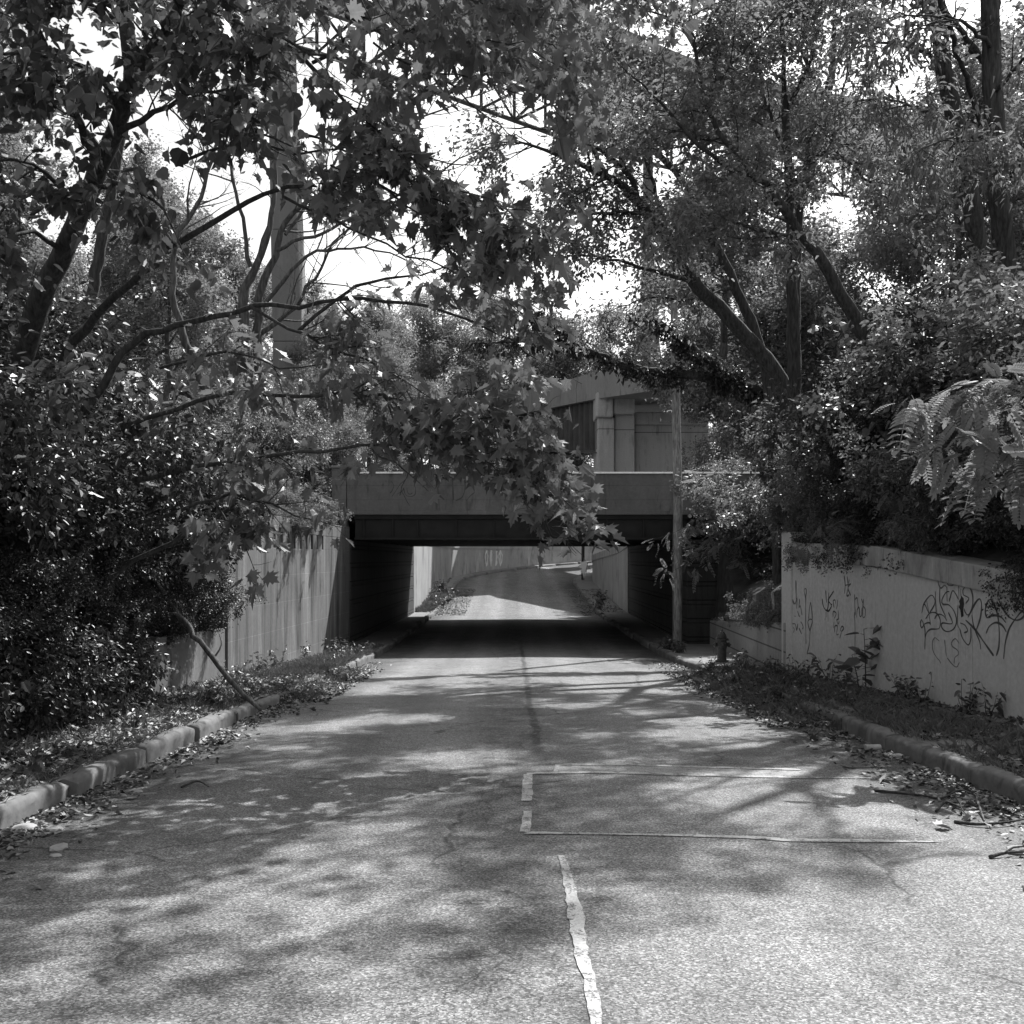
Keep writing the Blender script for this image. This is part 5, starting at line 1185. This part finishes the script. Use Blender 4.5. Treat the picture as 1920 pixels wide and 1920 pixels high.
plant('sapling', (6.95, 12.2, 1.2), 'bright locust sapling leaning over the near end of the graffiti wall', 'sapling', None, lo_l, 170, M['bark'], PINN, M['pinnate'], 0.30, 230, dict(sp2=0.2, L2=0.45, sp3=0.2, L3=0.2, f0=0.25, leaf_sp=0.12), dict(droop=0.45, jit=0.3, mult=3, js=0.08), 'stems', 'foliage')
put_shrub('pin', 0, 7.4, 12.6, 0.62, 'shaded locust sapling behind the coping of the graffiti wall', None, 'sapling')
for x, y, s in [(6.8, 18.2, .8), (7.2, 20.4, .9)]: put_shrub('pin', 1, x, y, s, 'feathery leaved sapling above the middle of the graffiti wall', 'feathery saplings over the graffiti wall', 'sapling')
put_shrub('pin', 0, 5.9, 7.3, 0.62, 'large leaved sapling close by at the right edge', None, 'sapling', z=1.3)

for x, y, s in [(6.7, 52.3, .95), (7.0, 54.4, 1.05), (6.8, 56.6, 1.0), (7.1, 58.8, 1.05), (6.9, 61.2, 1.0), (7.2, 64, 1.1), (7.0, 67, 1.0)]: put_shrub('light', 0, x, y, s, 'added shrub above the sloping wall beyond the underpass, shading the road', 'added shrubs beyond the underpass')  # hidden shrubs added to shade the road behind the bridge

def lwt(y): return float(np.interp(y, [-14, 20.4], [1.25, 0.32]))
yv = 4.6
while yv < 15.0:
    put_shrub('vine', 0 if rng.random() < .7 else 1, -5.62 + rng.uniform(-.08, .06), yv, (1.0, 1.0, 0.95) if yv < 14.3 else (.55, .55, .5), 'dark vine tangle hanging over the low left wall', 'vines on the low left wall', 'vine', z=lwt(yv) - 0.1); yv += 0.62 if yv < 14.3 else 0.8
for yv in (16.6, 17.4, 18.1, 18.9, 19.7, 20.5, 21.2): put_shrub('vine', 1 if rng.random() < .6 else 0, 6.12 + (18 - yv) * 0.07 + 0.12, yv, .5, 'leafy vine hanging over the coping of the graffiti wall', 'vines on the graffiti wall', 'vine', z=1.80)
for yv in (12.4, 13.0, 13.5): put_shrub('vine', 0, 6.55, yv, .5, 'dark vine over the near end of the graffiti wall coping', 'vines at the near end of the graffiti wall', 'vine', z=1.38)
for yv in (22.6, 23.5, 24.4, 25.3, 26.3, 27.4, 28.5): put_shrub('fine', 0, 6.15 + (yv - 22) * 0.03, yv, (.55, .55, .5), 'fine leaved sunlit bush spilling over the low wall behind the hydrant', 'bushes on the low side wall', 'bush', z=0.25 - (yv - 22) * 0.06)

for x, y, s in [(-6.6, 11.2, 1.0), (-6.7, 13.1, 1.1), (-6.5, 15.9, .95), (-7.4, 12.2, 1.45), (-6.9, 17.8, 1.0), (-6.4, 9.0, .9)]: put_shrub('mid', 0, x, y, s, 'shrub with larger drooping leaves among the dark shrubs of the left bank', 'broad leaved shrubs on the left bank')
for x, y, s in [(7.0, 15.0, .8), (7.2, 18.8, .95), (7.0, 21.0, .9), (8.0, 17.4, 1.3)]: put_shrub('mid', 0, x, y, s, 'shrub with larger drooping leaves above the graffiti wall', 'broad leaved shrubs on the right bank')
pl_l = [np.array(q) for q in ([(6.95, 30.4, .7, .03), (6.3, 30.2, 2.3, .022), (5.5, 30.1, 2.75, .014), (4.8, 30, 2.5, .008), (4.15, 29.9, 2.25, .004)], [(6.3, 30.2, 2.3, .014), (5.6, 30, 1.9, .01), (4.9, 29.9, 1.5, .006), (4.4, 29.9, 1.25, .003)], [(6.3, 30.2, 2.3, .014), (5.9, 30.1, 3.4, .01), (5.3, 30, 3.9, .005)])]
plant('sapling', (6.95, 30.4, .7), 'feathery sapling reaching across the utility pole', 'sapling', None, pl_l, 175, M['bark'], PINN_FINE, M['pinnate'], 0.26, 420, dict(sp2=0.14, L2=0.5, sp3=0.14, L3=0.22, f0=0.2, leaf_sp=0.08), dict(droop=0.35, jit=0.35, mult=3, js=0.08), 'stems', 'foliage')
put_shrub('fine', 0, -5.75, 28.6, .85, 'smaller pale sunlit bush behind the wing wall against the parapet post', None, 'bush')
put_shrub('fine', 0, -5.75, 25.6, .8, 'pale bush drooping over the slots of the wing wall', None, 'bush')

for x, y, s in [(9.6, 38.5, 1.3), (8.4, 41.5, 1.1), (11.5, 43, 1.5), (8.2, 46, 1.1)]: put_shrub('light', 1, x, y, s, 'leafy shrub behind the right end of the parapet', 'shrubs behind the parapet')
# ---------------------------------------------------------------- weeds, litter, debris
def weed_proto(seed, H, n, tmpl, size, leaves, mat):
    rngn = np.random.default_rng(seed); root = empty('weed'); tb = []; P_ = []; D_ = []
    for j in range(n):
        a = rngn.uniform(0, 6.28); d = np.array((math.cos(a)*0.5, math.sin(a)*0.5, 1.0))
        q, r = curve_branch(rngn, np.array((math.cos(a)*0.03, math.sin(a)*0.03, -0.03)), d, H*rngn.uniform(0.6, 1.1), 5, 0.12, 0.0, 0.006, 0.002); tb.append((q, r, 4))
        for u in np.linspace(0.15, 1.0, leaves):
            k = min(int(u*5), 4); P_.append(q[k] + (q[k+1]-q[k])*(u*5-k)); b = rngn.uniform(0, 6.28); D_.append(np.array((math.cos(b), math.sin(b), 0.4)))
    link_mesh('stems', tubes_mesh('stems', tb), M['weed'], root); foliage('foliage', tmpl, np.array(P_), np.array(D_), size, seed, mat, root, None, droop=0.25, jit=0.4)
    return root
WP = [weed_proto(401, 0.42, 9, OVAL, 0.085, 7, M['weed']), weed_proto(402, 0.34, 16, LANCE, 0.09, 8, M['weed']), weed_proto(403, 0.5, 4, OVAL, 0.11, 8, M['weed'])]
wu = [0, 0, 0]
rw = random.Random(3)
def weed(k, x, y, s, label, group):
    z = float(walk_z(*[float(q) for q in (to_path(x, y)[0], to_path(x, y)[1])])); rz = rw.uniform(0, 6.28)
    if not wu[k]:
        wu[k] = 1; o = WP[k]; o.location = (x, y, z); o.rotation_euler = (0, 0, rz); o.scale = (s, s, s); return tag(o, label, 'weed', group)
    return dup(WP[k], (x, y, z), rz, s, label, group)
# tall weed with big leaves before the graffiti wall
pk = empty('tall_weed', (5.84, 17.6, float(walk_z(17.6, 5.84)))); tag(pk, 'tall weed with big oval leaves standing against the graffiti wall', 'weed')
rn_ = np.random.default_rng(9); tb = []; PP = []; DD = []
for x0, lean, H in ((0, -0.02, 1.02), (0.22, 0.05, 1.08), (-0.12, -0.1, 0.6)):
    q, r = curve_branch(rn_, np.array((x0, 0, -0.02)), np.array((lean, -0.1, 1)), H, 8, 0.05, 0.0, 0.012, 0.005); tb.append((q, r, 6))
    for u in np.linspace(0.3, 1.0, 9):
        k = min(int(u*8), 7); p = q[k] + (q[k+1]-q[k])*(u*8-k); a = rn_.choice([0, math.pi]) + rn_.normal(0, 0.5); d = np.array((math.cos(a), math.sin(a)*0.7, 0.25))
        st = p + norm(d)*0.07; tb.append((np.array([p, st]), np.array([0.005, 0.003]), 4)); PP.append(st); DD.append(d)
link_mesh('stems', tubes_mesh('stems', tb), M['weed'], pk); foliage('foliage', OVAL, np.array(PP), np.array(DD)*2.2, 0.25, 4, M['weed'], pk, None, droop=0.2, jit=0.25, sjit=0.25, stem=0.1)
weed(1, 4.40, 29.8, 1.35, 'pale sunlit weed clump on the kerb beside the utility pole', None); weed(1, 4.50, 28.7, 1.0, 'smaller pale weed on the broken kerb end nearer than the utility pole', None)
for x, y, s in [(-4.0, 27.5, 1.0), (-4.25, 26.0, .9), (-3.95, 25.2, .8), (-4.4, 27.9, .9), (-4.6, 28.8, .9), (-3.95, 28.9, 1.0), (-4.1, 24.0, .8)]: weed(rw.randrange(2), x, y, s, 'sunlit weed on the left sidewalk before the underpass', 'weeds on the left sidewalk')
for x, y, s in [(-5.2, 21.5, 1.1), (-5.1, 23.2, 1.0), (-4.95, 25.4, 1.0), (-4.8, 28.0, 1.2), (-5.25, 20.2, .9), (-4.75, 30.0, 1.1)]: weed(2 if rw.random() < .6 else 0, x, y, s, 'leggy weed at the foot of the streaked wing wall', 'weeds along the wing wall')
for x, y, s in [(5.75, 19.3, 1.1), (5.85, 18.4, .9), (5.95, 16.2, 1.0), (5.95, 15.4, 1.1), (6.05, 14.3, 1.2), (6.1, 13.7, .9), (5.6, 20.6, .9)]: weed(2 if rw.random() < .5 else 0, x, y, s, 'weed sprouting at the foot of the graffiti wall', 'weeds along the graffiti wall')
for x, y, s in [(4.6, 17.0, 1.2), (4.75, 18.2, 1.1), (4.45, 16.0, .9), (4.9, 20.0, 1.1), (4.7, 21.6, 1.0), (5.2, 19.2, 1.1), (4.95, 22.6, 1.1), (5.2, 21.2, 1.1), (4.6, 14.6, .8), (4.5, 19.0, .9), (5.4, 17.2, 1.0), (4.9, 15.4, .9)]: weed(rw.randrange(2), x, y, s, 'weed growing in the litter of the right sidewalk', 'weeds on the right sidewalk')
for x, y, s in [(4.1, 16.4, .7), (4.2, 18, .8), (4.05, 19.6, .7), (4.25, 21.2, .8), (4.1, 22.4, .8), (4.2, 15.2, .7)]: weed(rw.randrange(2), x, y, s, 'low weed on the buried right kerb', 'weeds on the buried right kerb')
for x, y, s in [(4.75, 9.3, 1.0), (4.95, 8.9, .9), (5.0, 10.4, .9)]: weed(2, x, y, s, 'weed behind the kerb at the right edge', 'weeds at the right edge')
for x, y, s in [(-4.25, 15.2, 1.0), (-4.05, 14.6, .8), (-4.5, 12.6, .9), (-4.2, 9.4, .7), (-4.0, 8.2, .6), (-4.9, 18.6, .9), (-4.3, 17.6, .8)]: weed(rw.randrange(3), x, y, s, 'weed behind the near left kerb', 'weeds behind the left kerb')
for x, y, s in [(-4.15, 57, 1.6), (-4.2, 62, 1.8), (-4.0, 54, 1.3), (-3.5, 58, 1.4), (-3.3, 60.5, 1.5), (-4.4, 60, 2), (-4.3, 64.5, 2.2), (-3.6, 55.5, 1.2), (4.3, 53, 1.2), (5.0, 58.5, 1.5), (4.6, 56, 1.3), (4.8, 61, 1.2)]: weed(rw.randrange(2), x, y, s, 'weed on the sidewalk beyond the underpass', 'weeds beyond the underpass')

def scatter(name, tmpl, N, sampler, size, mat, seed, tilt=0.35, lift=0.012):
    r_ = np.random.default_rng(seed); x, y = sampler(r_, N); t, s = to_path(x, y)
    z = np.maximum(np.where((s > -3.7) & (s < 4.15), road_z(t, s), walk_z(t, s)), heap_h(t, s))
    pos = np.stack([x, y, z + lift * r_.uniform(0.4, 2.6, N)], -1); a = r_.uniform(0, 6.28, N)
    d = np.stack([np.cos(a), np.sin(a), r_.normal(0, tilt*0.6, N)], -1); up = norm(np.array((0, 0, 1.0)) + r_.normal(0, tilt, (N, 3)))
    o = link_mesh(name, leaf_mesh(name, tmpl, pos, d, up, size * r_.uniform(0.5, 1.4, N), r_), mat); return tag(o, kind='stuff')
def clump(r_, x, y, k=0.9):
    v = nz(x*1.0, y*1.0, 1.7) + 0.8*nz(x + 9, y, 4.1); return v > r_.uniform(-1.3, 0.6, len(x))
def band(s0, s1, t0, t1, pw=1.6):
    def f(r_, N):
        X = []; Y = []
        while sum(map(len, X)) < N:
            y = t0 + (t1 - t0) * r_.uniform(0, 1, N) ** pw; x = s0 + (s1 - s0) * r_.uniform(0, 1, N); k = clump(r_, x, y); X.append(x[k]); Y.append(y[k])
        return np.concatenate(X)[:N], np.concatenate(Y)[:N]
    return f
def gutter(side, t0, t1, w):
    def f(r_, N):
        X = []; Y = []
        while sum(map(len, X)) < N:
            y = t0 + (t1 - t0) * r_.uniform(0, 1, N) ** 1.5; e = np.abs(r_.normal(0, w, N)); x = np.where(side < 0, -3.66 + e, 4.12 - e); k = clump(r_, x, y); X.append(x[k]); Y.append(y[k])
        return np.concatenate(X)[:N], np.concatenate(Y)[:N]
    return f
scatter('leaf_litter', OVAL, 13000, band(-5.5, -3.86, 6, 26), 0.06, M['litter'], 1)
scatter('leaf_litter', MAPLE, 1500, band(-5.5, -3.86, 6, 22), 0.11, M['litter'], 2)
scatter('leaf_litter', OVAL, 10000, band(4.33, 6.3, 7, 23.2), 0.058, M['litter'], 3)
scatter('leaf_litter', MAPLE, 900, band(4.33, 6.3, 7, 20), 0.10, M['litter'], 4)
scatter('leaf_litter', OVAL, 3200, gutter(-1, 5.5, 27, 0.22), 0.055, M['litter'], 5, 0.25)
scatter('leaf_litter', OVAL, 3800, gutter(1, 5.5, 27, 0.35), 0.055, M['litter'], 6, 0.25)
scatter('leaf_litter', MAPLE, 120, gutter(1, 5.5, 20, 0.5), 0.09, M['litter'], 8, 0.25)
scatter('leaf_litter', MAPLE, 110, gutter(-1, 5.5, 20, 0.35), 0.09, M['litter'], 9, 0.25)
scatter('leaf_litter', OVAL, 5200, band(3.3, 4.6, 13.6, 23.4, 1.2), 0.058, M['litter'], 10, 0.4)
scatter('leaf_litter', OVAL, 3200, band(-4.4, -2.95, 16.8, 24.4, 1.2), 0.058, M['litter'], 11, 0.4)
scatter('leaf_litter', OVAL, 4200, band(-4.6, -2.3, 51, 68, 1.2), 0.07, M['litter'], 13, 0.4)
scatter('leaf_litter', OVAL, 1600, band(3.4, 5.4, 51, 66, 1.2), 0.07, M['litter'], 14, 0.4)
def ground_cover(r_, N):
    a = r_.uniform(0, 1, N) < 0.5
    y = r_.uniform(5, 32, N); x = np.where(a, -5.9 - 8*r_.uniform(0, 1, N)**1.5, 6.9 + 8*r_.uniform(0, 1, N)**1.5); return x, y
def bank_cover(N, size, seed):
    r_ = np.random.default_rng(seed); x, y = ground_cover(r_, N); z = terrain_z(x, y)
    pos = np.stack([x, y, z + r_.uniform(0.02, 0.35, N)], -1); a = r_.uniform(0, 6.28, N); d = np.stack([np.cos(a), np.sin(a), r_.normal(-0.1, 0.3, N)], -1)
    o = link_mesh('ground_cover', leaf_mesh('ground_cover', OVAL, pos, d, norm(np.array((0, 0, 1.0)) + r_.normal(0, 0.4, (N, 3))), size * r_.uniform(.6, 1.4, N), r_), M['small_dark']); tag(o, kind='stuff')
bank_cover(30000, 0.13, 12)
BL = (np.array([(-0.02, 0, 0), (0.02, 0, 0), (0.012, 0.55, 0.05), (0, 1, 0.22), (-0.012, 0.55, 0.05)]), [[0, 1, 2, 3, 4]])
def grass(N, sampler, size, seed):
    r_ = np.random.default_rng(seed); x, y = sampler(r_, N); t, s = to_path(x, y); z = np.maximum(np.where((s > -3.7) & (s < 4.15), road_z(t, s), walk_z(t, s)), heap_h(t, s)); a = r_.uniform(0, 6.28, N)
    pos = np.stack([x, y, z - 0.005], -1); d = np.stack([np.cos(a)*0.45, np.sin(a)*0.45, np.ones(N)], -1) + r_.normal(0, 0.2, (N, 3)); up = np.stack([np.cos(a), np.sin(a), -0.2 + 0*a], -1)
    o = link_mesh('grass', leaf_mesh('grass', BL, pos, d, up, size * r_.uniform(.5, 1.5, N), r_), M['grass']); tag(o, kind='stuff')
grass(9000, band(-4.9, -3.75, 20, 31.5, 1.0), 0.13, 21); grass(3000, band(-5.45, -4.2, 10, 24, 1.0), 0.12, 22); grass(5000, band(4.3, 5.6, 10, 22.6, 1.0), 0.13, 23); grass(1500, band(-4.05, -3.8, 6, 17, 1.0), 0.09, 27); grass(1300, band(4.26, 4.5, 7, 14, 1.0), 0.09, 28); grass(2600, band(3.6, 4.4, 14, 23, 1.0), 0.12, 25); grass(1500, band(-4.0, -3.3, 17, 24, 1.0), 0.11, 26); grass(2200, band(-4.7, -3.8, 51, 64, 1.0), 0.25, 24)

# rubble, twigs and rubbish
def stone(x, y, s, label, seed, group=None, flat=0.6, mat=None, on='road'):
    r_ = random.Random(seed); me = bmesh.new(); bmesh.ops.create_icosphere(me, subdivisions=2, radius=s)
    for v in me.verts:
        k = 1 + 0.22*math.sin(v.co.x*9/s*0.3 + seed) * math.cos(v.co.y*7/s*0.3) + r_.uniform(-0.10, 0.10)
        v.co = Vector((v.co.x*k*1.25, v.co.y*k, max(v.co.z*k*flat, -s*flat*0.5)))
    m_ = bpy.data.meshes.new('stone'); me.to_mesh(m_); me.free(); o = link_mesh('stone', m_, mat or M['rock'])
    t, s_ = to_path(x, y); z = float(road_z(t, s_) if on == 'road' else walk_z(t, s_)); o.location = (x, y, z + s*flat*0.42); o.rotation_euler = (0, 0, r_.uniform(0, 6)); return tag(o, label, 'stone', group)
def gpx(x, y): q = gp(x, y); return q
for i, (px_, py_, s) in enumerate([(1682, 1412, .055), (1780, 1440, .06), (1818, 1455, .055), (1762, 1437, .045), (1900, 1485, .085), (1668, 1408, .035), (1637, 1430, .03), (1905, 1588, .06)]):
    q = gpx(px_, py_); stone(q[0], q[1], s, 'pale rounded stone in the gutter under the right kerb', 60 + i, 'stones in the right gutter')
for i, (px_, py_, s) in enumerate([(110, 1582, .06), (45, 1545, .09), (100, 1545, .06), (255, 1478, .05), (105, 1596, .035)]):
    q = gpx(px_, py_); stone(q[0], q[1], s, 'pale stone lying under the left kerb', 80 + i, 'stones in the left gutter', 0.4)
for i, (x, y, s) in enumerate([(4.5, 14.7, .16), (4.42, 14.1, .12)]): stone(x, y, s, ['broken lump of kerb stone among the weeds at the right', 'smaller broken kerb lump next to the tin can'][i], 95 + i, None, 0.5, M['kerb'], 'walk')
q = gpx(1637, 1400); cn = MB(); cn.lathe([(0.0, -0.085), (0.030, -0.085), (0.034, -0.078), (0.034, 0.075), (0.030, 0.085), (0.026, 0.08), (0.0, 0.08)], (0, 0, 0), 18, 'x')
cn = cn.build('tin_can', M['can'], smooth=False); cn.location = (q[0], q[1], float(road_z(q[1], q[0])) + 0.036); cn.rotation_euler = (0, 0, 0.1); tag(cn, 'dull empty can lying on its side by the right kerb', 'can')
def stick(pts, r, label, mat, name='stick', group=None, forks=()):
    b = MB(); 
    for k, pl in enumerate([pts] + list(forks)):
        c = catmull(np.array(pl, float), 0.06); rr = np.linspace(r if k == 0 else r*0.6, r*0.4, len(c)); b.tube(c, rr, 6)
    o = b.build(name, mat, smooth=True); return tag(o, label, 'stick', group)
def G(x, y, h=0.012): q = gp(x, y); return (q[0], q[1], float(road_z(q[1], q[0])) + h)
stick([G(1640, 1477), G(1690, 1484, .02), G(1735, 1487, .015), G(1765, 1491), G(1800, 1483, .05), G(1835, 1490, .02)], 0.013, 'long dark crooked stick lying across the right gutter', M['bark'])
stick([G(1832, 1505, .06), G(1840, 1520, .03), G(1846, 1533, .012)], 0.011, 'short pale peeled stick pointing up near the right edge', M['dead'])
stick([G(1755, 1516), G(1775, 1506, .05), G(1800, 1512, .03), G(1815, 1504, .04)], 0.012, 'small tangled dark twig below the long stick', M['bark'], forks=[[G(1775, 1507, .04), G(1790, 1500, .06), G(1808, 1518, .012)]])
stick([G(1790, 1535), G(1830, 1541, .02), G(1880, 1540, .03), G(1935, 1530, .03)], 0.014, 'dark stick beside the pale peeled stick', M['bark'])
stick([G(1856, 1600), G(1890, 1596, .03), G(1935, 1597, .04)], 0.013, 'dark forked stick at the right edge below the others', M['bark'], forks=[[G(1885, 1597, .03), G(1900, 1592, .05), G(1925, 1590, .05)]])
stick([G(340, 1470), G(370, 1463, .03), G(392, 1470)], 0.01, 'thin twig on the road by the left kerb', M['bark'])
stick([G(1580, 1432), G(1600, 1434, .01), G(1638, 1432)], 0.008, 'thin straight twig lying in the shade left of the stones', M['bark'])
# leaning dead branch
fb = [P(490, 1332, 14.3), P(445, 1290, 14.4), P(400, 1235, 14.6), P(345, 1165, 14.8), P(325, 1140, 14.9), P(290, 1085, 15.1), P(265, 1030, 15.3)]
b = MB(); c = catmull(np.array([np.append(p, r) for p, r in zip(fb, (.022, .034, .038, .038, .034, .03, .022))]), 0.15)
r_ = np.random.default_rng(2); c[1:-1, :3] += r_.normal(0, 0.012, (len(c)-2, 3)); b.tube(c[:, :3], c[:, 3], 9)
for k, pp_ in enumerate([[(330, 1150), (300, 1150), (255, 1165)], [(400, 1235), (415, 1210), (410, 1185)], [(290, 1085), (310, 1040), (300, 990)]]):
    e = catmull(np.array([P(x, y, 14.7 + 0.1*j) for j, (x, y) in enumerate(pp_)]), 0.08); b.tube(e, np.linspace(0.016, 0.005, len(e)), 5)
o = b.build('fallen_branch', M['bark2'], smooth=True); tag(o, 'long dead branch leaning from the left shrubs down to the kerb', 'branch')

# ---------------------------------------------------------------- light, sky and camera
SUN_EL, SUN_AZ = math.radians(SUN[0]), math.radians(SUN[1])      # azimuth clockwise from the view direction
sv = Vector((math.sin(SUN_AZ)*math.cos(SUN_EL), math.cos(SUN_AZ)*math.cos(SUN_EL), math.sin(SUN_EL)))
li = bpy.data.lights.new('sun', 'SUN'); li.energy = SUN_E; li.angle = math.radians(0.53)
so = bpy.data.objects.new('sun', li); COL.objects.link(so); so.rotation_euler = (-sv).to_track_quat('-Z', 'Y').to_euler(); so.location = (20, 30, 40)
w = bpy.data.worlds.new('World'); scene.world = w; w.use_nodes = True; nt = w.node_tree; nt.nodes.clear()
sk = nt.nodes.new('ShaderNodeTexSky'); sk.sky_type = 'NISHITA'; sk.sun_disc = False; sk.sun_elevation = SUN_EL; sk.sun_rotation = SUN_AZ; sk.dust_density = 2.0
bw = nt.nodes.new('ShaderNodeRGBToBW'); bg = nt.nodes.new('ShaderNodeBackground'); wo = nt.nodes.new('ShaderNodeOutputWorld')
nt.links.new(sk.outputs[0], bw.inputs[0]); nt.links.new(bw.outputs[0], bg.inputs[0]); bg.inputs[1].default_value = SKY_E; nt.links.new(bg.outputs[0], wo.inputs[0])
cam = bpy.data.cameras.new('camera'); co = bpy.data.objects.new('camera', cam); COL.objects.link(co)
co.location = (0, 0, EYE); co.rotation_euler = (math.radians(90), 0, 0); cam.sensor_width = 36; cam.lens = F / 1920 * 36; cam.shift_y = (HZ - 960) / 1920; cam.clip_end = 2000; cam.clip_start = 0.05
scene.camera = co
scene.render.resolution_x = 1024; scene.render.resolution_y = 1024
scene.view_settings.view_transform = 'Standard'; scene.view_settings.look = 'None'; scene.view_settings.exposure = EXPO; scene.view_settings.gamma = 1.0
scene.cycles.max_bounces = 5; scene.cycles.diffuse_bounces = 3; scene.cycles.glossy_bounces = 2; scene.cycles.transparent_max_bounces = 4
print('leaf sites', n_l)
